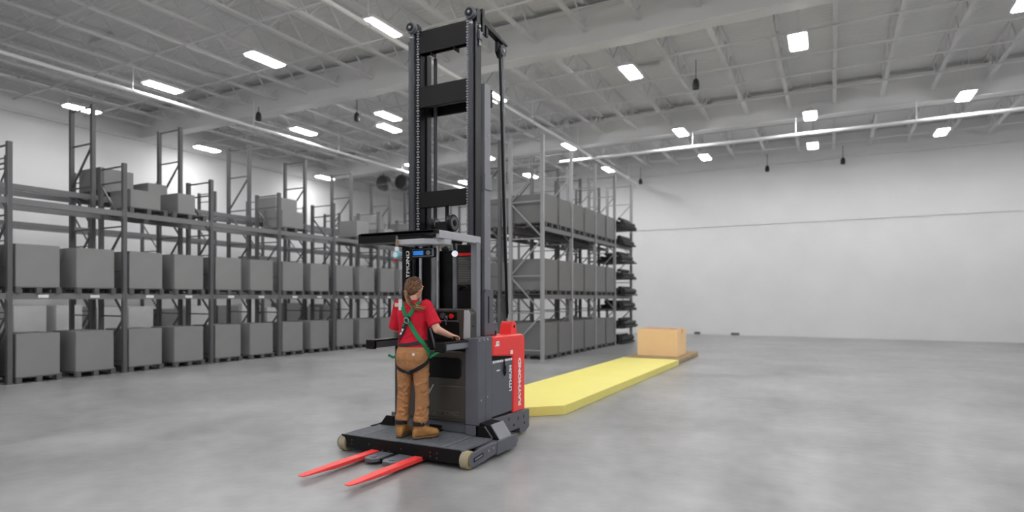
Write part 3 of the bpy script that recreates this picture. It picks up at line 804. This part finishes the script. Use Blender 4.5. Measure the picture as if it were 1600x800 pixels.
# --- overhead guard
og = tp(Box(-4.43, -3.42, 4.86, 4.90, 2.29, 2.325), 'overhead_guard', 'truck_black', None, .004)
g = MB()
for y in (4.86, 5.24, 5.62):
    g.box(-4.40, -3.46, y, y + .03, 2.30, 2.33)
for q in range(5):
    x = -4.30 + q * .18; g.box(x, x + .02, 4.88, 5.63, 2.305, 2.325)
tp(g, 'guard_grille', 'truck_black', og, 0, smooth=False)
for x0, m_ in ((-3.46, 'silver_paint'), (-4.44, 'truck_black')):
    tp(Box(x0, x0 + .05, 4.90, 5.68, 2.245, 2.325), 'guard_side_bar', m_, og, .006)
tp(MB().prism([(-3.92, 4.855), (-3.58, 4.855), (-3.41, 4.99), (-3.41, 5.10), (-3.92, 5.10)], 'z', 2.19, 2.245), 'guard_front_plate', 'silver_paint', og, .006)
tp(Box(-4.43, -3.925, 4.86, 5.08, 2.225, 2.30), 'guard_tray', 'truck_black', og, .004)
tp(Box(-3.92, -3.62, 4.88, 5.08, 2.25, 2.30), 'guard_tray', 'truck_black', og, .004)
# display
ds = tp(Box(-3.835, -3.545, 5.0, 5.05, 2.065, 2.165), 'display', 'truck_black', None, .02, seg=3)
tp(Box(-3.825, -3.555, 4.992, 5.004, 2.075, 2.155), 'bezel', 'post_grey', ds, .008)
tp(Box(-3.815, -3.575, 4.985, 4.996, 2.083, 2.147), 'faceplate', 'truck_black', ds, .004)
tp(Box(-3.80, -3.675, 4.981, 4.987, 2.09, 2.135), 'screen', 'screen_blue', ds, .0)
tp(MB().tube([(-3.605, 4.985, 2.112), (-3.605, 4.965, 2.112)], .024, 20), 'knob', 'post_grey', ds, .003)
g = MB()
for x in (-3.79, -3.60): g.box(x - .01, x + .01, 5.01, 5.03, 2.16, 2.20)
tp(g, 'display_mount', 'truck_black', ds, .002)
tp(MB().tube([(-3.84, 5.03, 2.08), (-3.88, 5.05, 2.05), (-3.90, 5.2, 2.1), (-3.9, 5.4, 2.2)], .008, 8), 'display_cable', 'truck_black', ds, 0)
# work lamp and fan under the guard
wl_ = tp(MB().tube([(-3.47, 5.27, 2.12), (-3.452, 5.235, 2.115), (-3.44, 5.21, 2.11)], [.016, .032, .036], 20), 'work_lamp', 'truck_black', None, 0)
tp(MB().tube([(-3.439, 5.208, 2.11), (-3.437, 5.204, 2.11)], .032, 20), 'lens', 'lamp_bulb', wl_, 0)
tp(MB().tube([(-3.46, 5.26, 2.13), (-3.49, 5.28, 2.17), (-3.50, 5.28, 2.25)], .012, 8), 'lamp_bracket', 'truck_black', wl_, 0)
tp(MB().ell((-3.58, 5.24, 2.16), (.04, .04, .035)), 'cab_speaker', 'truck_black', None, 0)
tp(MB().tube([(-3.52, 5.06, 2.16), (-3.52, 5.06, 2.20)], .012, 12), 'beacon_stud', 'brass', None, 0)

# --- control console
cpoly = [(-4.42, 1.20), (-3.41, 1.20), (-3.41, 1.49), (-3.45, 1.535), (-4.38, 1.535), (-4.42, 1.49)]
co = tp(MB().prism(cpoly, 'y', 5.47, 5.58), 'console', 'truck_panel', None, .012, seg=3)
tp(MB().prism([(-3.50, 1.21), (-3.412, 1.21), (-3.412, 1.485), (-3.445, 1.52), (-3.49, 1.52)], 'y', 5.462, 5.472), 'console_edge', 'silver_paint', co, .004)
tp(Box(-4.38, -3.58, 5.462, 5.474, 1.41, 1.505), 'control_strip', 'truck_black', co, .004)
tp(Box(-4.34, -3.55, 5.464, 5.474, 1.20, 1.39), 'console_recess', 'truck_black', co, .006)
tp(MB().bar((-4.38, 5.46, 1.403), (-3.57, 5.46, 1.403), .01, .012), 'strip_trim', 'truck_charcoal', co, .002)
tp(Box(-3.86, -3.852, 5.458, 5.466, 1.41, 1.505), 'strip_divider', 'truck_charcoal', co, 0)
tp(MB().tube([(-3.635, 5.462, 1.455), (-3.635, 5.445, 1.455), (-3.635, 5.43, 1.455), (-3.635, 5.425, 1.455)], [.016, .016, .027, .022], 20), 'stop_button', 'button_red', co, 0)
tp(MB().tube([(-3.76, 5.462, 1.46), (-3.76, 5.445, 1.46)], .032, 20), 'dial', 'truck_panel', co, .003)
tp(MB().tube([(-3.71, 5.462, 1.45), (-3.71, 5.448, 1.45)], .012, 12), 'key_switch', 'bright_steel', co, 0)
ky = MB(); ky.tube([(-3.71 + .016*math.cos(a), 5.444, 1.425 + .016*math.sin(a)) for a in [R(x) for x in range(0, 361, 30)]], .003, 6)
ky.box(-3.714, -3.706, 5.441, 5.446, 1.36, 1.41); ky.box(-3.714, -3.696, 5.441, 5.446, 1.36, 1.368); ky.box(-3.714, -3.698, 5.441, 5.446, 1.375, 1.381)
tp(ky, 'key', 'bright_steel', co, 0)
tp(Box(-3.95, -3.895, 5.458, 5.466, 1.475, 1.49), 'red_indicator', 'button_red', co, .002)
tp(Box(-3.95, -3.91, 5.458, 5.466, 1.43, 1.455), 'white_indicator', 'decal_white', co, .002)
bolts([(-3.412, 5.52, 1.35)], 'x', co, .012, 'truck_black')
tp(MB().tube([(-4.12, 5.46, 1.3), (-4.12, 5.40, 1.3), (-4.12, 5.38, 1.32)], [.018, .018, .024], 14), 'control_handle', 'truck_black', co, 0)

# --- armrests / side gates
for sx in (1, -1):
    xa = TX + sx * .45
    a_ = tp(Box(xa - .055, xa + .055, 5.02, 5.47, 1.115, 1.19), 'armrest', 'truck_charcoal', None, .008)
    tp(Box(xa - .058, xa + .058, 5.02, 5.47, 1.185, 1.202), 'arm_pad', 'truck_black', a_, .006)
    tp(Box(xa + sx*.054, xa + sx*.058, 5.04, 5.46, 1.125, 1.178), 'arm_face', 'post_grey', a_, .003)
    tp(Box(xa - .06, xa + .06, 4.985, 5.03, 1.105, 1.205), 'arm_end', 'truck_black', a_, .01)
    tp(MB().tube([(xa - sx*.09, 5.42, 1.16), (xa - sx*.06, 5.44, 1.14), (xa - sx*.02, 5.46, 1.12)], .014, 10), 'arm_hinge', 'truck_black', a_, 0)
tp(MB().bar((-3.93, 5.452, 1.34), (-3.85, 5.452, 1.075), .018, .014), 'tether_rod', 'post_grey', None, .002)

# --- lower front panel
fp = tp(MB().prism([(-4.42, .34), (-4.40, .31), (-3.45, .31), (-3.42, .34), (-3.42, 1.05), (-3.44, 1.075), (-4.40, 1.075), (-4.42, 1.05)], 'y', 5.46, 5.58), 'front_panel', 'truck_panel', None, .014, seg=3)
tp(Box(-3.425, -3.40, 5.455, 5.56, .335, 1.05), 'panel_edge', 'silver_paint', fp, .01, seg=3)
pad = MB().prism([(-4.33, .78), (-3.55, .78), (-3.52, .81), (-3.52, .98), (-3.55, 1.01), (-4.33, 1.01), (-4.36, .98), (-4.36, .81)], 'y', 5.448, 5.465)
tp(pad, 'knee_pad', 'truck_black', fp, .01, seg=3)
tp(MB().prism([(-4.10, .345), (-3.46, .345), (-3.46, .70), (-3.88, .70)], 'y', 5.452, 5.464), 'access_cover', 'truck_panel', fp, .006)
tp(MB().bar((-4.10, 5.451, .345), (-3.88, 5.451, .70), .005, .012), 'cover_edge', 'silver_paint', fp, 0)
text('RAYMOND', 'lettering', 'emboss', fp, (-3.93, 5.452, .375), (1, 0, 0), (0, 0, 1), .38, .05, .004, .02)
tp(Box(-4.42, -3.42, 5.50, 5.58, .19, .31), 'toe_board', 'truck_charcoal', None, .006)
tp(Box(-3.96, -3.80, 5.485, 5.50, .215, .25), 'toe_sensor', 'truck_black', None, .003)
tp(Box(-3.47, -3.42, 5.48, 5.58, .31, 1.2), 'side_gap_panel', 'truck_black', None, .003)
tp(Box(-4.44, -4.39, 5.48, 5.58, .31, 1.2), 'side_gap_panel', 'truck_black', None, .003)
tp(Box(-4.40, -3.44, 5.50, 5.57, 1.06, 1.21), 'console_neck', 'truck_black', None, .003)

#PERSON
# ------------------------------------------------------------------ the operator
PO = Vector((-3.89, 5.10, .188)); PRZ = R(12)
pe = empty('person', PO, 'person in red T-shirt, tan work trousers and green harness standing on the truck platform', 'person', rz=PRZ)

def remesh(mb, name, voxel, material, parent, iters=4, fac=.5):
    me = bpy.data.meshes.new('tmp'); me.from_pydata(mb.v, [], mb.f)
    bm = bmesh.new(); bm.from_mesh(me); bmesh.ops.recalc_face_normals(bm, faces=bm.faces); bm.to_mesh(me); bm.free()
    t = bpy.data.objects.new('tmp', me); COL.objects.link(t)
    r_ = t.modifiers.new('r', 'REMESH'); r_.mode = 'VOXEL'; r_.voxel_size = voxel
    s_ = t.modifiers.new('s', 'SMOOTH'); s_.iterations = iters; s_.factor = fac
    dg = bpy.context.evaluated_depsgraph_get()
    out = bpy.data.meshes.new_from_object(t.evaluated_get(dg))
    bpy.data.objects.remove(t); out.name = name
    out.shade_smooth(); out.materials.clear(); out.materials.append(MATS[material])
    o = bpy.data.objects.new(name, out); COL.objects.link(o); o.parent = parent
    return o
def sring(cx, cy, z, rx, ry, n=32, p=2.3):
    out = []
    for k in range(n):
        a = 2 * math.pi * k / n; c_, s_ = math.cos(a), math.sin(a)
        out.append((cx + rx * math.copysign(abs(c_) ** (2/p), c_), cy + ry * math.copysign(abs(s_) ** (2/p), s_), z))
    return out
def blob(g, p, q, r0, r1, n=14):
    p = Vector(p); q = Vector(q)
    g.tube([p, q], [r0, r1], n); g.ell(p, (r0, r0, r0)); g.ell(q, (r1, r1, r1))
def limb(g, pts, rad, n=14):
    for i in range(len(pts) - 1): blob(g, pts[i], pts[i+1], rad[i], rad[i+1], n)

SR, ER, WR = (.165, -.005, 1.365), (.285, -.035, 1.14), (.362, .115, 1.072)
SL, EL, WL = (-.165, -.005, 1.365), (-.245, .07, 1.14), (-.175, .27, 1.10)
HC = Vector((.005, .025, 1.565)); HR = Matrix.Rotation(R(-16), 3, 'Z') @ Matrix.Rotation(R(-10), 3, 'X')
def hp_(x, y, z): return HC + HR @ Vector((x, y, z))

body = MB()
body.ell(HC, (.074, .092, .112), HR, 28, 18)
body.ell(hp_(0, .03, -.06), (.056, .062, .06), HR)                      # jaw
body.ell(hp_(0, .072, -.095), (.022, .02, .018), HR)                    # chin
limb(body, [hp_(0, .088, .02), hp_(0, .103, -.022)], [.009, .014])      # nose
body.ell(hp_(0, .082, -.058), (.026, .014, .012), HR)                   # mouth
for s_ in (-1, 1):
    body.ell(hp_(s_*.076, -.005, -.01), (.012, .022, .034), HR)         # ears
    body.ell(hp_(s_*.032, .078, .034), (.024, .012, .009), HR)          # brow
limb(body, [hp_(0, -.015, -.05), (0, -.02, 1.40)], [.05, .056])
body.rings([sring(0, 0, z, a, b_) for z, a, b_ in ((.86, .14, .10), (.95, .135, .1), (1.05, .125, .09), (1.2, .14, .1), (1.32, .15, .1), (1.38, .13, .08), (1.41, .08, .06))])
for s_, kn, an in ((-1, (-.105, .015, .49), (-.125, .0, .09)), (1, (.10, .0, .49), (.10, -.045, .09))):
    limb(body, [(s_*.08, 0, .86), kn, an], [.085, .05, .036])
    body.ell((an[0], an[1] + .05, .05), (.035, .09, .035))
limb(body, [SR, ER, WR], [.052, .042, .029]); limb(body, [SL, EL, WL], [.052, .042, .029])
def hand(g, w, fwd, up, side, curl):
    """w wrist, fwd direction of the fingers, up = back of the hand, side = direction of the thumb"""
    w = Vector(w); F_ = Vector(fwd).normalized(); U = Vector(up); U = (U - F_ * U.dot(F_)).normalized(); S_ = U.cross(F_)
    if S_.dot(Vector(side)) < 0: S_ = -S_
    rot = Matrix((S_, F_, U)).transposed()
    g.ell(w + F_ * .045, (.038, .052, .015), rot); limb(g, [w, w + F_ * .03], [.027, .024])
    L = [.072, .082, .076, .060]
    for i in range(4):
        b0 = w + F_ * (.085 - abs(i - 1.3) * .004) + S_ * (.030 - i * .020)
        a1, a2, a3 = curl; pts = [b0 - F_ * .02, b0]; d = 0; p = b0
        for fr, a in ((.45, a1), (.30, a2), (.25, a3)):
            d += a; p = p + (F_ * math.cos(d) - U * math.sin(d)) * L[i] * fr; pts.append(p)
        limb(g, pts, [.0095, .0092, .0086, .008, .007], 10)
    t0 = w + F_ * .025 + S_ * .028 - U * .004
    limb(g, [t0 - S_*.012, t0 + S_ * .02 + F_ * .022, t0 + S_ * .026 + F_ * .052 - U * .012, t0 + S_ * .018 + F_ * .072 - U * .024], [.014, .0115, .0098, .008], 10)
hand(body, WR, (.45, .87, -.14), (0, 0, 1), (-1, .3, 0), (R(14), R(32), R(30)))
hand(body, WL, (.35, .94, .06), (-.2, 0, 1), (1, 0, .2), (R(38), R(60), R(45)))
bo = remesh(body, 'body', .0052, 'skin', pe, 3, .4)
for s_ in (-1, 1):
    e_ = MB().ell(hp_(s_*.031, .081, .012), (.013, .010, .009), HR).build('eye', 'eye_white', bo)
    MB().ell(hp_(s_*.031, .0895, .012), (.0055, .003, .0055), HR).build('iris', 'eye_dark', bo)
    MB().tube([hp_(s_*.015, .094, .036), hp_(s_*.033, .092, .041), hp_(s_*.05, .08, .034)], [.002, .004, .002], 8).build('eyebrow', 'hair_brown', bo)
MB().ell(hp_(0, .0935, -.055), (.021, .005, .004), HR).ell(hp_(0, .0925, -.063), (.018, .005, .005), HR).build('lips', 'lip', bo)

# T-shirt
g = MB()
g.rings([sring(0, cy, z, a, b_) for z, cy, a, b_ in ((.955, -.005, .163, .128), (.99, -.005, .160, .125), (1.06, 0, .150, .116), (1.14, 0, .151, .114), (1.22, -.002, .162, .118), (1.30, -.006, .172, .118), (1.36, -.01, .168, .104), (1.395, -.012, .135, .085), (1.42, -.012, .085, .07), (1.445, -.01, .062, .062))])
def sleeve(S_, E_, f):
    S_ = Vector(S_); E_ = Vector(E_); q = S_.lerp(E_, f)
    limb(g, [S_ - (E_ - S_) * .12, S_.lerp(E_, .4)], [.062, .066]); d = (E_ - S_).normalized()
    g.tube([S_.lerp(E_, .3), S_.lerp(E_, .6), q], [.066, .068, .072], 20)
sleeve(SR, ER, .80); sleeve(SL, EL, .98)
# soft folds
for (a, b_, r_) in [((-.12, -.10, 1.02), (.05, -.118, 1.09), .012), ((.14, -.06, 1.0), (.05, -.115, 1.12), .011), ((-.13, -.08, 1.12), (-.05, -.118, 1.03), .010), ((.14, -.06, 1.27), (.05, -.115, 1.18), .011), ((-.13, -.07, 1.28), (-.06, -.112, 1.20), .010), ((.15, -.03, 1.1), (.10, -.095, 1.03), .012)]:
    limb(g, [a, Vector(a).lerp(Vector(b_), .5) + Vector((0, -.004, 0)), b_], [r_ * .5, r_, r_ * .4], 10)
sh = remesh(g, 't_shirt', .0075, 'shirt_red', pe, 5, .5)

# trousers
g = MB()
g.rings([sring(0, cy, z, a, b_) for z, cy, a, b_ in ((.70, -.012, .155, .10), (.76, -.015, .170, .118), (.83, -.018, .177, .132), (.90, -.014, .172, .132), (.96, -.006, .156, .12), (1.0, 0, .148, .112))])
for s_ in (-1, 1): g.ell((s_*.075, -.062, .85), (.088, .085, .10))
for s_, pts in ((-1, [(-.085, 0, .80), (-.092, -.005, .66), (-.108, .012, .47), (-.118, .0, .30), (-.123, -.002, .20)]), (1, [(.085, 0, .80), (.092, -.008, .66), (.102, .0, .47), (.103, -.025, .30), (.102, -.04, .20)])):
    limb(g, pts, [.092, .084, .071, .067, .071], 18)
    g.tube([Vector(pts[-1]) + Vector((0, 0, .03)), Vector(pts[-1]) - Vector((0, 0, .012))], [.074, .077], 20)
    random.seed(11 + s_)
    for q in range(26):                                              # creases
        z = random.uniform(.2, .72); t = [p for p in pts]
        c_ = Vector(t[0])
        for i_ in range(len(t) - 1):
            if t[i_][2] >= z >= t[i_+1][2]:
                f_ = (t[i_][2] - z) / (t[i_][2] - t[i_+1][2]); c_ = Vector(t[i_]).lerp(Vector(t[i_+1]), f_)
        rr2 = .071 + .014 * max(0, (z - .45) / .3); a0 = random.uniform(-2.6, .2); pts2 = []
        for k in range(4):
            a = a0 + k * .32; pts2.append((c_.x + rr2 * math.cos(a), c_.y + rr2 * math.sin(a), z + k * random.uniform(-.014, .014)))
        limb(g, pts2, [.006, .012, .012, .006], 8)
to = remesh(g, 'trousers', .0075, 'trouser_tan', pe, 3, .4)
wv_, wf_ = [], []
for o in (sh, to):
    k0 = len(wv_); wv_ += [v.co.copy() for v in o.data.vertices]; wf_ += [tuple(i + k0 for i in p.vertices) for p in o.data.polygons]
BV = BVHTree.FromPolygons(wv_, wf_)
def ribbon(pts, w, name, m_, off=.005, th=.003, step=.02, parent=None, free=False):
    P_ = [Vector(p) for p in pts]; S_ = []
    for i in range(len(P_) - 1):
        k = max(1, int((P_[i+1] - P_[i]).length / step))
        S_ += [P_[i].lerp(P_[i+1], t / k) for t in range(k)]
    S_.append(P_[-1]); N = []
    if not free:
        T_ = []
        for p in S_:
            l, nn, _, _ = BV.find_nearest(p); T_.append(l); N.append(nn)
        N = [sum((N[j] for j in range(max(0, i-3), min(len(N), i+4))), Vector()).normalized() for i in range(len(N))]
        S_ = [T_[i] + N[i] * off for i in range(len(T_))]
        for _ in range(3):
            S_ = [S_[0]] + [(S_[i-1] + S_[i] * 2 + S_[i+1]) / 4 for i in range(1, len(S_) - 1)] + [S_[-1]]
    else:
        N = [Vector((0, -1, .2)).normalized()] * len(S_)
    rings = []
    for i, p in enumerate(S_):
        t = (S_[min(i+1, len(S_)-1)] - S_[max(i-1, 0)]).normalized(); sd = t.cross(N[i]).normalized() * (w / 2); nn = N[i] * th
        rings.append([p - sd - nn, p + sd - nn, p + sd + nn, p - sd + nn])
    return MB().rings(rings).build(name, m_, parent or pe)
D = (-.005, -.125, 1.245)
ribbon([D, (-.05, -.12, 1.33), (-.085, -.06, 1.41), (-.09, .0, 1.43), (-.085, .09, 1.36), (-.08, .11, 1.22), (-.10, .1, 1.02)], .042, 'harness_strap', 'strap_green', .006)
ribbon([D, (.04, -.12, 1.32), (.085, -.07, 1.40), (.09, .0, 1.43), (.085, .09, 1.36), (.08, .11, 1.22), (.10, .1, 1.02)], .042, 'harness_strap', 'strap_green', .008)
ribbon([D, (.05, -.12, 1.15), (.11, -.095, 1.04), (.155, -.05, .97), (.18, .0, .90)], .044, 'harness_strap', 'strap_green', .007)
lk = ribbon([D, (-.045, -.12, 1.16), (-.09, -.10, 1.06), (-.125, -.07, .99), (-.165, -.01, .92)], .046, 'harness_strap', 'strap_black', .007)
ribbon([(-.075, -.118, 1.12), (-.058, -.12, 1.145)], .022, 'strap_print', 'tag_white', .0115, .001, parent=lk)
ribbon([(-.09, -.11, 1.085), (-.08, -.115, 1.105)], .018, 'strap_print', 'tag_white', .0115, .001, parent=lk)
ribbon([(-.062, -.118, 1.17), (-.04, -.12, 1.20)], .02, 'strap_print', 'strap_green', .0115, .001, parent=lk)
ribbon([(-.155, .04, .97), (-.14, -.06, .972), (-.06, -.12, .975), (.03, -.125, .985), (.11, -.1, 1.0), (.155, -.02, 1.01), (.15, .05, 1.0)], .034, 'waist_strap', 'strap_black', .011)
ribbon([(-.17, .05, .82), (-.17, -.02, .775), (-.13, -.09, .735), (-.07, -.13, .70), (0, -.11, .682), (.06, -.13, .705), (.12, -.11, .745), (.17, -.03, .80), (.185, .04, .86)], .042, 'seat_strap', 'strap_black', .006)
ribbon([(-.022, -.12, .69), (.022, -.12, .685)], .07, 'strap_pad', 'strap_navy', .012, .006)
ribbon([(.17, -.02, .86), (.185, .02, .90), (.18, .03, .95)], .05, 'hip_buckle', 'strap_green', .008)
ribbon([(-.19, .03, .85), (-.235, -.005, .835), (-.28, -.02, .86)], .026, 'strap_end', 'strap_green', free=True)
ribbon([(.185, .0, .84), (.23, .03, .875), (.27, .05, .90)], .024, 'strap_end', 'strap_green', free=True)
MB().tube([Vector((D[0] + .026*math.cos(a), -.150 - .006*math.sin(a), D[2] - .012 + .03*math.sin(a))) for a in [R(x) for x in range(0, 361, 24)]], .0045, 8).build('d_ring', 'bright_steel', pe)
ribbon([(-.04, -.125, 1.25), (.03, -.125, 1.25)], .05, 'd_ring_pad', 'strap_black', .011, .003)
ribbon([(-.03, -.125, 1.275), (.02, -.125, 1.215)], .02, 'd_ring_loop', 'strap_green', .016, .002)
ribbon([(.058, -.148, .885), (.082, -.145, .885)], .024, 'pocket_patch', 'tag_white', .003, .001)
for x0, x1 in ((.03, .12), (-.12, -.03)):
    ribbon([(x0, -.15, .905), ((x0+x1)/2, -.15, .90), (x1, -.13, .912)], .004, 'pocket_seam', 'carton_tape', .001, .0015)
ribbon([(0, -.12, .955), (0, -.13, .88), (0, -.12, .78)], .005, 'seat_seam', 'carton_tape', .0, .002)
tg = MB().box(-.118, -.078, -.105, -.097, 1.335, 1.45).build('lanyard_tag', 'tag_white', pe, bevel=.003)
MB().box(-.175, -.125, -.08, -.074, 1.372, 1.412).build('paper_tag', 'tag_cream', tg, bevel=.002)
MB().tube([(-.118, -.09, 1.39), (-.13, -.078, 1.392)], .002, 6).build('tag_string', 'strap_black', tg)

# boots
for cx, cy, rot in ((-.125, -.012, R(2)), (.102, -.05, R(-42))):
    M_ = Matrix.Translation((cx, cy, 0)) @ Matrix.Rotation(rot, 4, 'Z')
    g = MB(); secs = [(-.078, .024, .06), (-.068, .037, .09), (-.04, .044, .12), (0, .045, .135), (.05, .044, .118), (.10, .049, .094), (.145, .050, .082), (.185, .043, .070), (.208, .024, .050)]
    rg = []
    for y, w_, h_ in secs:
        rg.append([M_ @ Vector((w_ * math.copysign(abs(math.cos(a)) ** .8, math.cos(a)), y, .022 + h_/2 + h_/2 * math.copysign(abs(math.sin(a)) ** .8, math.sin(a)))) for a in [2*math.pi*k/18 for k in range(18)]])
    g.rings(rg)
    g.tube([M_ @ Vector((0, -.014, .08)), M_ @ Vector((0, -.016, .165))], [.05, .055], 18)
    bt = remesh(g, 'boot', .005, 'boot_tan', pe, 4, .5)
    out = [(-.082, 0), (-.074, -.03), (-.03, -.04), (.05, -.041), (.11, -.05), (.16, -.045), (.20, -.02), (.208, 0), (.20, .02), (.16, .045), (.11, .05), (.05, .041), (-.03, .04), (-.074, .03)]
    s1 = MB().prism([tuple((M_ @ Vector((x, y, 0)))[:2]) for y, x in out], 'z', .012, .03).build('sole', 'sole_tan', bt, bevel=.003)
    MB().prism([tuple((M_ @ Vector((x, y, 0)))[:2]) for y, x in out if y < .02] , 'z', 0, .013).build('heel_block', 'boot_black', bt)
    MB().prism([tuple((M_ @ Vector((x, y, 0)))[:2]) for y, x in out if y > .08] , 'z', 0, .013).build('fore_sole', 'boot_black', bt)
    MB().tube([M_ @ Vector((0, -.016, .142)), M_ @ Vector((0, -.016, .180))], [.062, .066], 20).build('collar', 'boot_black', bt)
    for k in range(4):
        y = .028 + k * .026; z = .137 - k * .013
        MB().tube([M_ @ Vector((-.026, y - .006, z - .012)), M_ @ Vector((0, y, z)), M_ @ Vector((.026, y + .006, z - .012))], .0035, 6).build('lace', 'boot_black', bt)

# hair
g = MB()
g.ell(hp_(0, -.014, .016), (.084, .095, .108), HR, 28, 18)
tie = hp_(-.02, -.112, -.055)
cap = MB()
random.seed(5)
hm = remesh(MB().ell(hp_(0, -.02, .018), (.083, .09, .105), HR, 30, 20).ell(hp_(0, -.055, -.03), (.07, .055, .06), HR), 'hair', .006, 'hair_brown', pe, 4, .5)
gs = MB(); gl = MB()
for i in range(120):
    # strands combed from the hairline back to the tie
    a = -1.75 + 3.5 * i / 119 + random.uniform(-.03, .03)
    x = math.sin(a); zf = math.cos(a)
    st = Vector((x * .088, .045 - .05 * abs(x) + random.uniform(-.01, .01), .015 + zf * .098)); pts = []
    e_ = HR.inverted() @ (tie - HC)
    for k in range(9):
        t = k / 8
        q = st.lerp(e_, t)
        c0 = Vector((0, -.02, .014)); d = q - c0
        sc = math.sqrt((d.x/.086) ** 2 + (d.y/.094) ** 2 + (d.z/.108) ** 2)
        q = c0 + d / max(sc, .2) * (1.0 + random.uniform(-.005, .012))
        q = q.lerp(e_, max(0, (t - .7) / .3) ** 1.5)
        pts.append(HC + HR @ q)
    (gl if i % 4 == 0 else gs).tube(pts, [.003] + [.0062] * 6 + [.005, .004], 6)
gs.build('hair_strands', 'hair_brown', hm)['kind'] = 'stuff'
gl.build('hair_highlights', 'hair_light', hm)['kind'] = 'stuff'
MB().tube([tie + Vector((0, -.008, -.012)), tie + Vector((0, .004, .004))], .021, 14).build('hair_tie', 'hair_light', hm)
ga = MB(); gb = MB()
for i in range(46):
    a = random.uniform(0, 6.28); r_ = math.sqrt(random.random()); ox, oz = r_ * math.cos(a), r_ * math.sin(a)
    cps = [tie + Vector((ox*.016, -.012, oz*.012)), Vector((.002 + ox*.030, -.140 + oz*.018, 1.465)), Vector((.030 + ox*.036, -.150 + oz*.018, 1.415)), Vector((.082 + ox*.034, -.145 + oz*.014, 1.372 + oz*.026)), Vector((.145 + ox*.025 + random.uniform(-.02, .04), -.120 + oz*.01, 1.352 + oz*.026 + ox*.01))]
    (gb if i % 3 else ga).tube(cps, [.004, .0055, .0055, .0045, .0015], 6)
ga.build('ponytail', 'hair_brown', hm)['kind'] = 'stuff'
gb.build('ponytail_highlights', 'hair_light', hm)['kind'] = 'stuff'

# ------------------------------------------------------------------ fall-arrest lanyard hanging from the guard
la = empty('safety_lanyard', (-3.90, 4.84, 2.20), 'safety lanyard with white reel hanging from the overhead guard beside the display', 'lanyard')
LO = Vector((-3.90, 4.84, 2.20))
def lp(mb, name, m_, parent=None, bevel=0): return mb.build(name, m_, parent or la, LO, bevel)
lp(MB().tube([(-3.90, 4.845 + .012*math.cos(a), 2.235 + .05*math.sin(a)) for a in [R(x) for x in range(-90, 271, 24)]], .005, 8), 'guard_shackle', 'bright_steel')
lp(MB().tube([(-3.895 + .014*math.cos(a), 4.84, 2.205 + .04*math.sin(a)) for a in [R(x) for x in range(0, 361, 24)]], .0055, 8), 'carabiner', 'brass')
rl = lp(MB().tube([(-3.895, 4.86, 2.09), (-3.895, 4.855, 2.09), (-3.895, 4.82, 2.09), (-3.895, 4.815, 2.09)], [.036, .042, .042, .036], 24), 'reel', 'reel_teal')
lp(MB().tube([(-3.895, 4.816, 2.09), (-3.895, 4.81, 2.09)], .026, 20), 'reel_cover', 'tag_white', rl)
lp(MB().box(-3.915, -3.875, 4.825, 4.85, 2.12, 2.17), 'reel_neck', 'tag_white', rl, .004)
lp(MB().tube([(-3.915, 4.84, 2.05), (-3.92, 4.84, 2.02)], [.016, .012], 12), 'reel_stop', 'button_red', rl)
lp(MB().tube([(-3.92, 4.84, 2.03), (-3.945, 4.90, 1.86), (-3.955, 4.96, 1.72), (-3.962, 4.985, 1.645)], .0035, 6), 'cable', 'post_grey')
lp(MB().tube([(-3.952 , 4.955, 1.74), (-3.957, 4.968, 1.70)], .009, 8), 'swivel', 'bright_steel')
